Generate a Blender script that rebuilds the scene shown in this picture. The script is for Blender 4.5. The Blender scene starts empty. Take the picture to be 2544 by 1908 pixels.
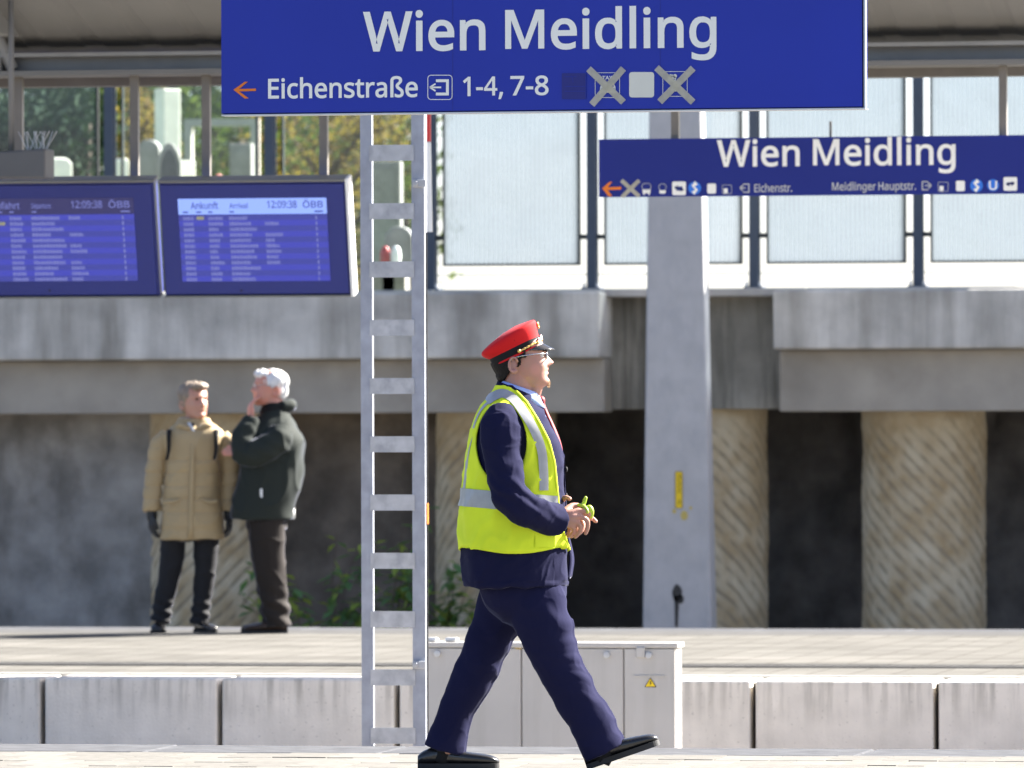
import bpy, bmesh, math, random
import numpy as np
from mathutils import Vector, Matrix, noise
random.seed(7)
S = bpy.context.scene
COL = S.collection
R = math.radians
# ------------------------------------------------------------------ camera
FPX, CX, CY, EYE = 18000.0, 1272.0, 954.0, 1.39
YAW, PITCH, ROLL = R(10.4), 87.0/18000.0, 0.003
F0 = Vector((-math.sin(YAW), math.cos(YAW), 0)); R0 = Vector((math.cos(YAW), math.sin(YAW), 0)); U0 = Vector((0, 0, 1))
CF = (F0*math.cos(PITCH) + U0*math.sin(PITCH)).normalized(); CU = R0.cross(CF).normalized()
CR_ = R0*math.cos(ROLL) - CU*math.sin(ROLL); CUP = R0*math.sin(ROLL) + CU*math.cos(ROLL)
CAM = Vector((0, 0, EYE))
cd = bpy.data.cameras.new('camera'); cam = bpy.data.objects.new('camera', cd); COL.objects.link(cam)
cd.sensor_width = 36; cd.lens = FPX*36/2544.0; cd.clip_start = 0.5; cd.clip_end = 3000
m3 = Matrix((CR_, CUP, -CF)).transposed()
cam.matrix_world = Matrix.Translation(CAM) @ m3.to_4x4()
cd.dof.use_dof = True; cd.dof.focus_distance = 29.3; cd.dof.aperture_fstop = 7.0
S.camera = cam
# ------------------------------------------------------------------ light
SUN_EL, SUN_AZ = R(37), R(41)          # azimuth measured from +X (along the platform) towards +Y
sd = Vector((math.cos(SUN_EL)*math.cos(SUN_AZ), math.cos(SUN_EL)*math.sin(SUN_AZ), math.sin(SUN_EL)))
W = bpy.data.worlds.new('World'); S.world = W; W.use_nodes = True
wn = W.node_tree; bg = wn.nodes['Background']
sky = wn.nodes.new('ShaderNodeTexSky'); sky.sky_type = 'NISHITA'; sky.sun_disc = False
sky.sun_elevation = SUN_EL; sky.sun_rotation = math.atan2(sd.x, sd.y); sky.air_density = 0.5; sky.dust_density = 1.6; sky.ozone_density = 0.0
wn.links.new(sky.outputs[0], bg.inputs[0]); bg.inputs[1].default_value = 0.06
sl = bpy.data.lights.new('sun', 'SUN'); sl.energy = 5.0; sl.angle = R(0.55); sl.color = (1.0, 0.955, 0.885)
so = bpy.data.objects.new('sun', sl); COL.objects.link(so); so.rotation_euler = sd.to_track_quat('Z', 'Y').to_euler()
S.view_settings.view_transform = 'Standard'; S.view_settings.look = 'None'; S.view_settings.exposure = 2.6; S.view_settings.gamma = 1
S.view_settings.use_curve_mapping = False
S.cycles.max_bounces = 8; S.cycles.transparent_max_bounces = 16
# ------------------------------------------------------------------ pixel of the photograph -> point of the place
def ray(px, py): return (CF + CR_*((px-CX)/FPX) + CUP*((CY-py)/FPX))
def atY(px, py, Y): d = ray(px, py); return CAM + d*(Y/d.y)
def atZ(px, py, z=0.0): d = ray(px, py); return CAM + d*((z-EYE)/d.z)
def X(px, Y, py=1041): return atY(px, py, Y).x
def Z(py, Y, px=1272): return atY(px, py, Y).z
# ------------------------------------------------------------------ materials
def nt(name):
    m = bpy.data.materials.new(name); m.use_nodes = True
    return m, m.node_tree, m.node_tree.nodes['Principled BSDF']
def mat(name, col, rough=.7, var=.15, scale=6, bump=.0, bscale=80, metal=0, spec=.4, streak=0, scol=(.05,.05,.045), sscale=(7,7,.7), rnd=0, sheen=0, spots=0, emit=None, es=1, lo=.48, hi=.72, top=None):
    m, t, b = nt(name); N = t.nodes; L = t.links
    b.inputs['Roughness'].default_value = rough; b.inputs['Metallic'].default_value = metal; b.inputs['Specular IOR Level'].default_value = spec
    if sheen: b.inputs['Sheen Weight'].default_value = sheen
    tc = N.new('ShaderNodeTexCoord'); src = None
    rgb = N.new('ShaderNodeRGB'); rgb.outputs[0].default_value = (*col, 1); src = rgb.outputs[0]
    if var:
        n = N.new('ShaderNodeTexNoise'); n.inputs['Scale'].default_value = scale; n.inputs['Detail'].default_value = 6; L.new(tc.outputs['Object'], n.inputs['Vector'])
        mr = N.new('ShaderNodeMapRange'); mr.inputs[1].default_value = .3; mr.inputs[2].default_value = .7; mr.inputs[3].default_value = 1-var; mr.inputs[4].default_value = 1+var
        L.new(n.outputs[0], mr.inputs[0])
        mx = N.new('ShaderNodeMix'); mx.data_type = 'RGBA'; mx.blend_type = 'MULTIPLY'; mx.inputs[0].default_value = 1
        L.new(src, mx.inputs[6]); L.new(mr.outputs[0], mx.inputs[7]); src = mx.outputs[2]
    if rnd:
        oi = N.new('ShaderNodeObjectInfo'); mr = N.new('ShaderNodeMapRange'); mr.inputs[3].default_value = 1-rnd; mr.inputs[4].default_value = 1+rnd
        L.new(oi.outputs['Random'], mr.inputs[0])
        mx = N.new('ShaderNodeMix'); mx.data_type = 'RGBA'; mx.blend_type = 'MULTIPLY'; mx.inputs[0].default_value = 1
        L.new(src, mx.inputs[6]); L.new(mr.outputs[0], mx.inputs[7]); src = mx.outputs[2]
    if streak:
        mp = N.new('ShaderNodeMapping'); mp.inputs['Scale'].default_value = sscale; L.new(tc.outputs['Object'], mp.inputs[0])
        n = N.new('ShaderNodeTexNoise'); n.inputs['Scale'].default_value = 1; n.inputs['Detail'].default_value = 7; n.inputs['Roughness'].default_value = .62; L.new(mp.outputs[0], n.inputs['Vector'])
        mr = N.new('ShaderNodeMapRange'); mr.inputs[1].default_value = lo; mr.inputs[2].default_value = hi; mr.inputs[4].default_value = streak; L.new(n.outputs[0], mr.inputs[0])
        fac = mr.outputs[0]
        if top:      # drips that start at a top edge: (height of the edge, length)
            sx_ = N.new('ShaderNodeSeparateXYZ'); L.new(tc.outputs['Object'], sx_.inputs[0]); tm_ = N.new('ShaderNodeMapRange'); tm_.inputs[1].default_value = top[0]-top[1]; tm_.inputs[2].default_value = top[0]; tm_.inputs[3].default_value = top[2]; L.new(sx_.outputs['Z'], tm_.inputs[0])
            ml = N.new('ShaderNodeMath'); ml.operation = 'MULTIPLY'; L.new(fac, ml.inputs[0]); L.new(tm_.outputs[0], ml.inputs[1]); fac = ml.outputs[0]
        mx = N.new('ShaderNodeMix'); mx.data_type = 'RGBA'; L.new(fac, mx.inputs[0]); L.new(src, mx.inputs[6]); mx.inputs[7].default_value = (*scol, 1); src = mx.outputs[2]
    if spots:
        n = N.new('ShaderNodeTexNoise'); n.inputs['Scale'].default_value = 55; n.inputs['Detail'].default_value = 2; L.new(tc.outputs['Object'], n.inputs['Vector'])
        mr = N.new('ShaderNodeMapRange'); mr.inputs[1].default_value = .66; mr.inputs[2].default_value = .72; mr.inputs[4].default_value = spots; L.new(n.outputs[0], mr.inputs[0])
        mx = N.new('ShaderNodeMix'); mx.data_type = 'RGBA'; L.new(mr.outputs[0], mx.inputs[0]); L.new(src, mx.inputs[6]); mx.inputs[7].default_value = (*scol, 1); src = mx.outputs[2]
    L.new(src, b.inputs['Base Color'])
    if bump:
        n = N.new('ShaderNodeTexNoise'); n.inputs['Scale'].default_value = bscale; n.inputs['Detail'].default_value = 5; L.new(tc.outputs['Object'], n.inputs['Vector'])
        bp = N.new('ShaderNodeBump'); bp.inputs['Strength'].default_value = bump; bp.inputs['Distance'].default_value = .01; L.new(n.outputs[0], bp.inputs['Height']); L.new(bp.outputs[0], b.inputs['Normal'])
    if emit: b.inputs['Emission Color'].default_value = (*emit, 1); b.inputs['Emission Strength'].default_value = es
    return m
M = {}
# ------------------------------------------------------------------ mesh helpers
class MB:
    def __init__(s): s.v = []; s.f = []; s.mi = []
    def add(s, v, f, mi=0):
        o = len(s.v); s.v += [tuple(p) for p in v]; s.f += [tuple(i+o for i in q) for q in f]; s.mi += [mi]*len(f); return s
    def box(s, x0, x1, y0, y1, z0, z1, mi=0):
        v = [(x, y, z) for z in (z0, z1) for y in (y0, y1) for x in (x0, x1)]
        return s.add(v, [(0,2,3,1), (4,5,7,6), (0,1,5,4), (2,6,7,3), (0,4,6,2), (1,3,7,5)], mi)
    def cyl(s, a, b, r, n=12, r2=None, mi=0):
        return s.add(*tube([a, b], [r, r if r2 is None else r2], n, res=0), mi)
    def mesh(s, name, mats=(), smooth=False):
        me = bpy.data.meshes.new(name); me.from_pydata(s.v, [], s.f)
        for m in (mats if isinstance(mats, (list, tuple)) else [mats]): me.materials.append(m)
        if any(s.mi): me.polygons.foreach_set('material_index', s.mi)
        bm = bmesh.new(); bm.from_mesh(me); bmesh.ops.recalc_face_normals(bm, faces=bm.faces); bm.to_mesh(me); bm.free()
        if smooth: me.polygons.foreach_set('use_smooth', [True]*len(me.polygons))
        me.update(); return me
    def obj(s, name, mats, parent=None, smooth=False, bevel=0):
        return link(name, s.mesh(name, mats, smooth), parent, bevel)
def link(name, me, parent=None, bevel=0):
    o = bpy.data.objects.new(name, me); COL.objects.link(o)
    if parent: o.parent = parent
    if bevel:
        b = o.modifiers.new('b', 'BEVEL'); b.width = bevel; b.segments = 2; b.limit_method = 'ANGLE'
    return o
def tag(o, label, cat, group=None):
    o['label'] = label; o['category'] = cat
    if group: o['group'] = group
    return o
def struct(o, kind='structure'): o['kind'] = kind; return o
def thing(name, loc, label, cat, group=None, rot=0):
    o = bpy.data.objects.new(name, None); COL.objects.link(o); o.location = loc; o.rotation_euler = (0, 0, rot); o.empty_display_size = .1
    return tag(o, label, cat, group)
def box(name, m, x0, x1, y0, y1, z0, z1, parent=None, bevel=0):
    if parent is not None and parent.type == 'EMPTY':
        p = parent.location; x0 -= p.x; x1 -= p.x; y0 -= p.y; y1 -= p.y; z0 -= p.z; z1 -= p.z
    return MB().box(x0, x1, y0, y1, z0, z1).obj(name, m, parent, bevel=bevel)
def cr(P, n):
    P = np.array(P, float); k = len(P)
    if n <= 0 or k < 3: return P
    Q = np.vstack([2*P[0]-P[1], P, 2*P[-1]-P[-2]]); out = []
    for i in range(k-1):
        p0, p1, p2, p3 = Q[i:i+4]
        for j in range(n):
            t = j/n; out.append(.5*((2*p1)+(-p0+p2)*t+(2*p0-5*p1+4*p2-p3)*t*t+(-p0+3*p1-3*p2+p3)*t**3))
    out.append(P[-1]); return np.array(out)
def tube(pts, rad, n=12, res=4, caps=True, flat=1.0, up=None):
    r = [(q, q*flat) if not isinstance(q, (tuple, list)) else q for q in rad]
    A = cr([list(p)+list(q) for p, q in zip(pts, r)], res); P = A[:, :3]; Rr = A[:, 3:]
    T = np.gradient(P, axis=0); T /= np.linalg.norm(T, axis=1)[:, None]
    u = np.array(up if up is not None else ((0, 0, 1) if abs(T[0][2]) < .9 else (0, 1, 0)), float)
    v = []; f = []
    for i in range(len(P)):
        u = u - T[i]*np.dot(u, T[i]); u /= np.linalg.norm(u); w = np.cross(T[i], u)
        for j in range(n):
            a = 2*math.pi*j/n; v.append(P[i]+w*math.cos(a)*Rr[i][0]+u*math.sin(a)*Rr[i][1])
    k = len(P)
    for i in range(k-1):
        for j in range(n): f.append((i*n+j, i*n+(j+1) % n, (i+1)*n+(j+1) % n, (i+1)*n+j))
    if caps: f.append(tuple(range(n-1, -1, -1))); f.append(tuple((k-1)*n+j for j in range(n)))
    return v, f
def sup(a, e):
    c, s_ = math.cos(a), math.sin(a); return math.copysign(abs(c)**(2/e), c), math.copysign(abs(s_)**(2/e), s_)
def loft(rows, n=48, res=4, e=2.2, caps=True):
    """rows (z, xback, xfront, yhalf[, ycentre])"""
    A = cr([list(r)+[0]*(5-len(r)) for r in rows], res); v = []; f = []
    for z, xb, xf, w, yc in A:
        c = (xb+xf)/2; a = (xf-xb)/2
        for j in range(n):
            p, q = sup(2*math.pi*j/n, e); v.append((c+a*p, yc+w*q, z))
    k = len(A)
    for i in range(k-1):
        for j in range(n): f.append((i*n+j, i*n+(j+1) % n, (i+1)*n+(j+1) % n, (i+1)*n+j))
    if caps: f.append(tuple(range(n-1, -1, -1))); f.append(tuple((k-1)*n+j for j in range(n)))
    return v, f
def ball(c, r, n=16, m=10):
    if not isinstance(r, (tuple, list)): r = (r, r, r)
    v = [(c[0], c[1], c[2]-r[2])]; f = []
    for i in range(1, m):
        a = -math.pi/2+math.pi*i/m
        for j in range(n): b = 2*math.pi*j/n; v.append((c[0]+r[0]*math.cos(a)*math.cos(b), c[1]+r[1]*math.cos(a)*math.sin(b), c[2]+r[2]*math.sin(a)))
    v.append((c[0], c[1], c[2]+r[2])); t = len(v)-1
    for j in range(n): f.append((0, 1+(j+1) % n, 1+j)); f.append((t, t-n+j, t-n+(j+1) % n))
    for i in range(m-2):
        for j in range(n): f.append((1+i*n+j, 1+i*n+(j+1) % n, 1+(i+1)*n+(j+1) % n, 1+(i+1)*n+j))
    return v, f
def chain(pts, rad, n=10):
    out = MB(); out.add(*tube(pts, rad, n, res=3))
    for p, r in zip(pts, rad): out.add(*ball(p, r, 10, 6))
    return out
def fuse(parts, voxel, smooth=3, factor=.5):
    """one continuous skin over overlapping closed shapes"""
    mb = MB()
    for p in parts:
        if isinstance(p, MB): mb.add(p.v, p.f)
        else: mb.add(*p)
    me = mb.mesh('tmp'); o = bpy.data.objects.new('tmp', me); COL.objects.link(o)
    r = o.modifiers.new('r', 'REMESH'); r.mode = 'VOXEL'; r.voxel_size = voxel; r.adaptivity = 0
    if smooth: s = o.modifiers.new('s', 'SMOOTH'); s.iterations = smooth; s.factor = factor
    dg = bpy.context.evaluated_depsgraph_get(); dg.update()
    out = bpy.data.meshes.new_from_object(o.evaluated_get(dg)); bpy.data.objects.remove(o); bpy.data.meshes.remove(me)
    out.polygons.foreach_set('use_smooth', [True]*len(out.polygons)); return out
def wrinkle(me, fn):
    n = len(me.vertices); co = np.empty(n*3); me.vertices.foreach_get('co', co); co = co.reshape(-1, 3)
    no = np.empty(n*3); me.vertices.foreach_get('normal', no); no = no.reshape(-1, 3)
    d = np.array([fn(c, q) for c, q in zip(co, no)]); co += no*d[:, None]
    me.vertices.foreach_set('co', co.ravel()); me.update(); return me
def ridge(x, y, z, k=6): return max(0.0, 1-abs(noise.noise(Vector((x, y, z)))))**k   # thin sharp crests
def nz(x, y, z): return noise.noise(Vector((x, y, z)))
def setmat(me, *ms):
    me.materials.clear()
    for m in ms: me.materials.append(m)
    return me
# ------------------------------------------------------------------ lettering: outlines of the letters, cap height 500, each loop x, y, x, y, ...
GL = {
    'W': (651, [[84, 513, -8, 513, 131, -13, 214, -13, 311, 322, 315, 333, 318, 344, 320, 354, 323, 365, 325, 375, 328, 384, 330, 393, 332, 402, 333, 409, 334, 415, 335, 421, 323, 405, 311, 420, 312, 415, 313, 408, 315, 401, 317, 393, 319, 384, 322, 375, 324, 365, 327, 354, 330, 344, 333, 334, 336, 324, 436, -13, 519, -13, 659, 513, 566, 513, 487, 199, 483, 184, 480, 170, 476, 156, 473, 142, 470, 128, 468, 115, 465, 102, 463, 89, 474, 97, 486, 86, 485, 95, 483, 104, 481, 114, 479, 124, 477, 135, 475, 145, 472, 156, 469, 167, 466, 178, 463, 189, 460, 200, 365, 513, 281, 513, 190, 202, 187, 191, 184, 181, 181, 170, 179, 159, 176, 148, 174, 138, 171, 127, 169, 117, 168, 107, 166, 97, 164, 87, 176, 97, 187, 87, 186, 96, 184, 105, 183, 115, 181, 125, 179, 135, 177, 145, 175, 155, 172, 166, 170, 176, 167, 187, 165, 198]]),
    'i': (181, [[134, 388, 47, 388, 47, -13, 134, -13], [103, 528, 91, 529, 78, 528, 67, 524, 56, 516, 48, 505, 43, 492, 42, 477, 43, 462, 48, 449, 56, 438, 66, 430, 78, 426, 91, 425, 103, 426, 115, 431, 125, 438, 133, 449, 138, 462, 140, 477, 138, 492, 133, 506, 125, 516, 114, 523]]),
    'e': (395, [[237, 393, 204, 395, 170, 393, 139, 384, 110, 370, 85, 350, 64, 325, 47, 296, 35, 263, 28, 226, 25, 185, 28, 144, 36, 106, 50, 73, 68, 45, 91, 21, 119, 3, 150, -10, 183, -17, 219, -20, 244, -19, 268, -17, 288, -14, 308, -9, 328, -2, 355, 9, 355, 89, 319, 76, 300, 70, 282, 65, 264, 61, 244, 59, 222, 59, 190, 62, 165, 72, 144, 88, 129, 110, 119, 139, 117, 163, 372, 163, 372, 213, 370, 247, 364, 279, 352, 308, 337, 333, 318, 355, 294, 373, 267, 385], [180, 316, 204, 319, 221, 318, 236, 314, 248, 307, 258, 299, 266, 288, 273, 276, 278, 261, 281, 244, 281, 238, 119, 238, 122, 252, 131, 276, 144, 295, 160, 308]]),
    'n': (433, [[284, 392, 240, 395, 223, 395, 207, 392, 190, 389, 175, 383, 160, 376, 146, 367, 133, 357, 121, 345, 115, 337, 129, 337, 120, 388, 47, 388, 47, -13, 134, -13, 134, 194, 137, 233, 144, 264, 156, 288, 172, 304, 197, 314, 231, 317, 255, 315, 272, 309, 285, 299, 294, 285, 300, 266, 302, 240, 302, -13, 389, -13, 389, 245, 385, 291, 373, 330, 351, 359, 321, 380]]),
    'M': (635, [[57, 0, 137, 0, 137, 375, 281, 0, 355, 0, 498, 370, 498, 0, 578, 0, 578, 513, 465, 513, 318, 115, 170, 513, 57, 513]]),
    'd': (431, [[384, 545, 297, 545, 297, 382, 297, 374, 297, 364, 298, 353, 299, 342, 300, 333, 300, 340, 316, 340, 311, 346, 301, 356, 290, 365, 278, 374, 264, 381, 248, 387, 232, 392, 213, 394, 193, 395, 146, 390, 105, 372, 71, 341, 45, 300, 30, 248, 25, 187, 30, 126, 45, 74, 71, 33, 105, 4, 146, -14, 192, -20, 213, -19, 231, -16, 248, -12, 264, -5, 278, 2, 290, 11, 301, 21, 311, 32, 316, 37, 301, 37, 311, -13, 384, -13], [175, 314, 202, 318, 235, 314, 260, 304, 276, 286, 288, 261, 295, 228, 297, 186, 297, 176, 295, 137, 287, 107, 276, 85, 259, 70, 235, 60, 203, 57, 175, 61, 154, 71, 138, 89, 126, 114, 118, 146, 115, 186, 118, 225, 126, 258, 138, 284, 155, 303]]),
    'l': (181, [[134, 545, 47, 545, 47, -13, 134, -13]]),
    'g': (431, [[218, 394, 192, 395, 144, 389, 103, 370, 69, 338, 45, 295, 30, 245, 25, 187, 30, 128, 45, 78, 69, 36, 103, 5, 145, -14, 193, -20, 220, -18, 244, -13, 267, -5, 287, 7, 305, 23, 316, 37, 298, 37, 299, 45, 298, 38, 298, 28, 298, 18, 297, 10, 297, 4, 297, -11, 294, -39, 286, -61, 273, -79, 255, -93, 233, -101, 206, -104, 181, -103, 156, -101, 133, -97, 111, -91, 92, -84, 56, -69, 55, -153, 82, -164, 103, -170, 126, -175, 150, -178, 176, -180, 203, -181, 241, -179, 274, -173, 303, -162, 328, -146, 349, -126, 365, -102, 376, -73, 382, -42, 384, -7, 384, 388, 311, 388, 303, 339, 316, 339, 304, 352, 286, 368, 265, 380, 242, 389], [184, 316, 201, 317, 223, 316, 241, 312, 256, 305, 269, 295, 279, 282, 287, 265, 293, 244, 297, 218, 298, 187, 298, 172, 297, 152, 295, 133, 292, 117, 288, 104, 282, 92, 275, 82, 267, 74, 258, 68, 247, 63, 234, 59, 219, 57, 203, 56, 176, 60, 155, 70, 139, 88, 126, 113, 118, 146, 115, 186, 116, 214, 120, 239, 126, 260, 134, 278, 144, 292, 155, 303, 168, 311]]),
    'E': (389, [[55, 513, 55, -13, 360, -13, 360, 68, 144, 68, 144, 221, 348, 221, 348, 302, 144, 302, 144, 432, 360, 432, 360, 513]]),
    'c': (336, [[234, 395, 214, 395, 180, 393, 148, 386, 118, 374, 91, 356, 69, 333, 50, 304, 36, 270, 28, 231, 25, 186, 28, 142, 36, 104, 49, 70, 67, 42, 89, 19, 115, 2, 145, -10, 176, -18, 210, -20, 231, -19, 251, -18, 268, -14, 284, -10, 299, -5, 320, 5, 319, 86, 288, 74, 275, 69, 260, 65, 245, 62, 228, 60, 210, 59, 189, 61, 172, 66, 157, 73, 145, 84, 135, 97, 126, 115, 120, 135, 117, 159, 115, 186, 117, 215, 120, 239, 126, 260, 135, 277, 145, 291, 158, 301, 173, 309, 191, 314, 213, 315, 225, 315, 238, 313, 252, 310, 266, 307, 278, 303, 302, 294, 329, 369, 305, 380, 290, 385, 272, 389, 254, 393]]),
    'h': (433, [[134, 545, 47, 545, 47, -13, 134, -13, 134, 194, 135, 221, 138, 244, 144, 264, 151, 281, 160, 294, 172, 304, 188, 311, 207, 316, 231, 317, 255, 315, 272, 309, 285, 299, 294, 285, 300, 266, 302, 240, 302, -13, 389, -13, 389, 245, 387, 276, 382, 304, 372, 329, 359, 349, 341, 366, 320, 379, 296, 388, 269, 393, 239, 395, 222, 394, 205, 391, 189, 387, 173, 382, 158, 375, 144, 366, 132, 356, 120, 344, 115, 337, 132, 337, 131, 330, 132, 339, 133, 348, 134, 357, 134, 367, 134, 376]]),
    's': (335, [[200, 395, 176, 395, 135, 392, 99, 383, 67, 367, 43, 345, 27, 316, 23, 283, 24, 261, 30, 242, 39, 225, 51, 211, 66, 198, 83, 188, 102, 178, 124, 168, 147, 159, 170, 150, 188, 142, 203, 134, 213, 128, 221, 121, 226, 116, 229, 110, 231, 105, 231, 98, 230, 86, 225, 77, 216, 69, 202, 62, 182, 57, 155, 56, 135, 57, 115, 60, 94, 65, 75, 71, 57, 78, 25, 91, 23, 8, 47, -2, 65, -8, 84, -13, 105, -17, 128, -19, 154, -20, 185, -19, 213, -14, 239, -7, 261, 4, 281, 18, 296, 35, 308, 55, 315, 78, 317, 104, 315, 125, 310, 144, 302, 161, 290, 175, 275, 188, 259, 199, 240, 209, 219, 218, 196, 227, 174, 236, 155, 244, 140, 251, 128, 257, 119, 263, 114, 268, 110, 274, 108, 279, 108, 286, 109, 295, 113, 302, 121, 309, 134, 314, 151, 318, 172, 319, 189, 318, 206, 316, 222, 312, 239, 308, 255, 302, 282, 291, 313, 364, 283, 377, 264, 383, 243, 388, 222, 392]]),
    't': (253, [[139, 474, 80, 474, 54, 391, -2, 366, -2, 315, 51, 315, 51, 109, 53, 79, 59, 53, 69, 32, 82, 15, 97, 1, 115, -9, 134, -15, 154, -19, 174, -20, 187, -20, 199, -19, 212, -17, 224, -14, 234, -11, 250, -5, 250, 68, 228, 62, 220, 60, 212, 59, 202, 57, 194, 57, 185, 56, 172, 58, 161, 62, 152, 69, 145, 79, 141, 92, 139, 111, 139, 315, 248, 315, 248, 388, 139, 388]]),
    'r': (289, [[242, 395, 234, 395, 216, 394, 198, 390, 182, 384, 166, 376, 152, 366, 139, 354, 128, 341, 118, 328, 113, 320, 129, 320, 122, 388, 47, 388, 47, -13, 134, -13, 134, 200, 135, 217, 138, 233, 142, 248, 148, 261, 155, 272, 164, 283, 173, 292, 183, 299, 195, 305, 206, 310, 218, 312, 231, 313, 236, 313, 243, 313, 249, 312, 256, 311, 262, 310, 282, 306, 293, 389, 275, 392, 267, 393, 259, 394, 250, 395]]),
    'a': (393, [[246, 391, 202, 395, 177, 394, 152, 390, 128, 385, 106, 378, 86, 370, 57, 356, 86, 286, 113, 298, 129, 305, 146, 311, 163, 315, 180, 318, 198, 319, 218, 317, 235, 312, 247, 304, 255, 292, 261, 274, 263, 248, 263, 239, 211, 237, 154, 232, 107, 220, 69, 202, 41, 176, 25, 143, 19, 105, 21, 79, 27, 55, 36, 35, 50, 18, 66, 4, 85, -7, 105, -14, 127, -19, 150, -20, 172, -19, 191, -17, 208, -13, 223, -8, 238, 0, 251, 9, 264, 20, 275, 32, 283, 40, 269, 40, 281, -13, 349, -13, 349, 256, 345, 298, 333, 334, 312, 361, 283, 380], [221, 168, 262, 170, 262, 151, 259, 120, 250, 96, 235, 79, 215, 66, 192, 58, 164, 56, 148, 57, 134, 61, 123, 68, 116, 76, 111, 88, 109, 103, 112, 122, 119, 136, 131, 148, 150, 158, 180, 165]]),
    'ß': (442, [[245, 547, 214, 549, 185, 547, 157, 543, 131, 536, 107, 525, 86, 510, 69, 491, 56, 468, 49, 440, 47, 409, 47, -13, 134, -13, 134, 408, 135, 425, 139, 438, 144, 447, 152, 455, 161, 461, 173, 466, 186, 469, 200, 471, 214, 472, 237, 470, 256, 466, 272, 460, 282, 452, 288, 442, 290, 428, 289, 419, 287, 411, 283, 404, 277, 396, 270, 389, 262, 382, 252, 375, 243, 367, 233, 359, 223, 350, 214, 340, 206, 329, 200, 316, 196, 301, 195, 285, 196, 271, 199, 258, 203, 246, 210, 234, 219, 222, 230, 211, 243, 200, 259, 189, 277, 176, 293, 166, 305, 157, 315, 149, 323, 141, 328, 134, 332, 127, 335, 120, 337, 112, 337, 103, 336, 89, 331, 77, 324, 68, 314, 62, 299, 57, 278, 56, 267, 56, 256, 57, 244, 60, 233, 63, 222, 66, 212, 70, 202, 75, 193, 79, 168, 91, 166, 9, 186, -2, 202, -8, 219, -13, 238, -17, 258, -19, 280, -20, 306, -19, 331, -14, 353, -7, 373, 3, 391, 17, 405, 35, 415, 56, 421, 80, 423, 107, 422, 127, 419, 145, 412, 161, 404, 176, 394, 189, 381, 202, 368, 214, 353, 225, 337, 237, 321, 248, 308, 257, 298, 264, 291, 270, 286, 275, 283, 278, 282, 282, 281, 285, 281, 288, 281, 293, 283, 298, 287, 304, 293, 310, 301, 317, 310, 324, 320, 332, 330, 340, 340, 350, 350, 360, 359, 372, 367, 384, 374, 399, 377, 415, 379, 432, 376, 457, 369, 479, 357, 498, 341, 514, 321, 527, 298, 536, 272, 543]]),
    '1': (401, [[262, 513, 193, 513, 44, 397, 92, 335, 156, 387, 165, 395, 173, 401, 179, 407, 186, 413, 193, 419, 182, 416, 178, 428, 177, 419, 177, 411, 176, 402, 176, 393, 176, 384, 176, 374, 175, 362, 175, 349, 175, -13, 262, -13]]),
    '-': (225, [[210, 228, 15, 228, 15, 147, 210, 147]]),
    '4': (401, [[245, 513, 10, 195, 10, 127, 243, 127, 243, 0, 325, 0, 325, 127, 388, 127, 388, 200, 325, 200, 325, 513], [243, 200, 98, 200, 238, 400, 243, 385]]),
    ',': (188, [[137, 94, 53, 94, 48, 66, 45, 48, 42, 29, 38, 10, 34, -10, 30, -30, 25, -50, 21, -69, 12, -103, 83, -103, 94, -78, 101, -60, 109, -42, 117, -22, 124, -3, 131, 16, 137, 35, 142, 53, 149, 76]]),
    '7': (401, [[379, 513, 18, 513, 18, 431, 282, 432, 77, -12, 172, -13, 379, 450]]),
    '8': (401, [[229, 518, 200, 520, 171, 518, 143, 513, 118, 505, 95, 493, 76, 479, 59, 460, 47, 439, 40, 415, 37, 388, 39, 366, 43, 347, 50, 328, 60, 312, 71, 297, 85, 283, 99, 271, 115, 260, 114, 264, 96, 253, 79, 241, 63, 227, 49, 211, 37, 193, 28, 173, 23, 151, 21, 127, 24, 98, 31, 72, 43, 48, 59, 27, 80, 10, 105, -3, 134, -12, 166, -18, 202, -20, 235, -18, 266, -12, 294, -2, 318, 12, 339, 29, 356, 50, 369, 74, 376, 101, 379, 130, 377, 153, 371, 175, 362, 195, 349, 212, 335, 228, 318, 242, 300, 254, 280, 266, 276, 265, 294, 273, 310, 285, 325, 298, 337, 312, 348, 328, 356, 346, 361, 366, 362, 387, 360, 414, 353, 439, 341, 461, 325, 479, 305, 494, 282, 505, 257, 514], [177, 442, 199, 444, 222, 442, 241, 437, 256, 428, 267, 417, 273, 403, 275, 385, 274, 371, 271, 359, 266, 349, 259, 339, 250, 330, 239, 322, 226, 315, 212, 307, 202, 303, 192, 308, 177, 315, 163, 323, 151, 331, 141, 340, 134, 349, 128, 359, 125, 371, 124, 385, 126, 403, 133, 417, 144, 428, 159, 437], [176, 215, 190, 222, 196, 220, 216, 212, 233, 203, 249, 194, 262, 185, 273, 175, 282, 165, 288, 154, 291, 142, 292, 129, 290, 108, 282, 91, 270, 76, 252, 65, 229, 58, 200, 55, 170, 58, 146, 65, 129, 76, 117, 90, 110, 107, 108, 127, 109, 141, 112, 154, 117, 166, 124, 177, 133, 187, 145, 197, 159, 206]]),
    'T': (389, [[395, 513, -6, 513, -6, 432, 150, 432, 150, -13, 239, -13, 239, 432, 395, 432]]),
    'A': (447, [[261, 515, 186, 515, -18, -12, 73, -13, 132, 142, 313, 142, 373, -13, 465, -12], [233, 424, 223, 415, 212, 427, 215, 419, 218, 409, 221, 399, 224, 388, 227, 378, 230, 369, 233, 362, 234, 358, 285, 223, 162, 223, 213, 358, 215, 364, 218, 371, 220, 378, 223, 387, 225, 396, 228, 405, 230, 415]]),
    'X': (410, [[91, 513, -6, 510, 153, 260, -16, -10, 77, -13, 204, 195, 329, -13, 427, -10, 256, 262, 415, 510, 322, 513, 206, 326]]),
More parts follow.
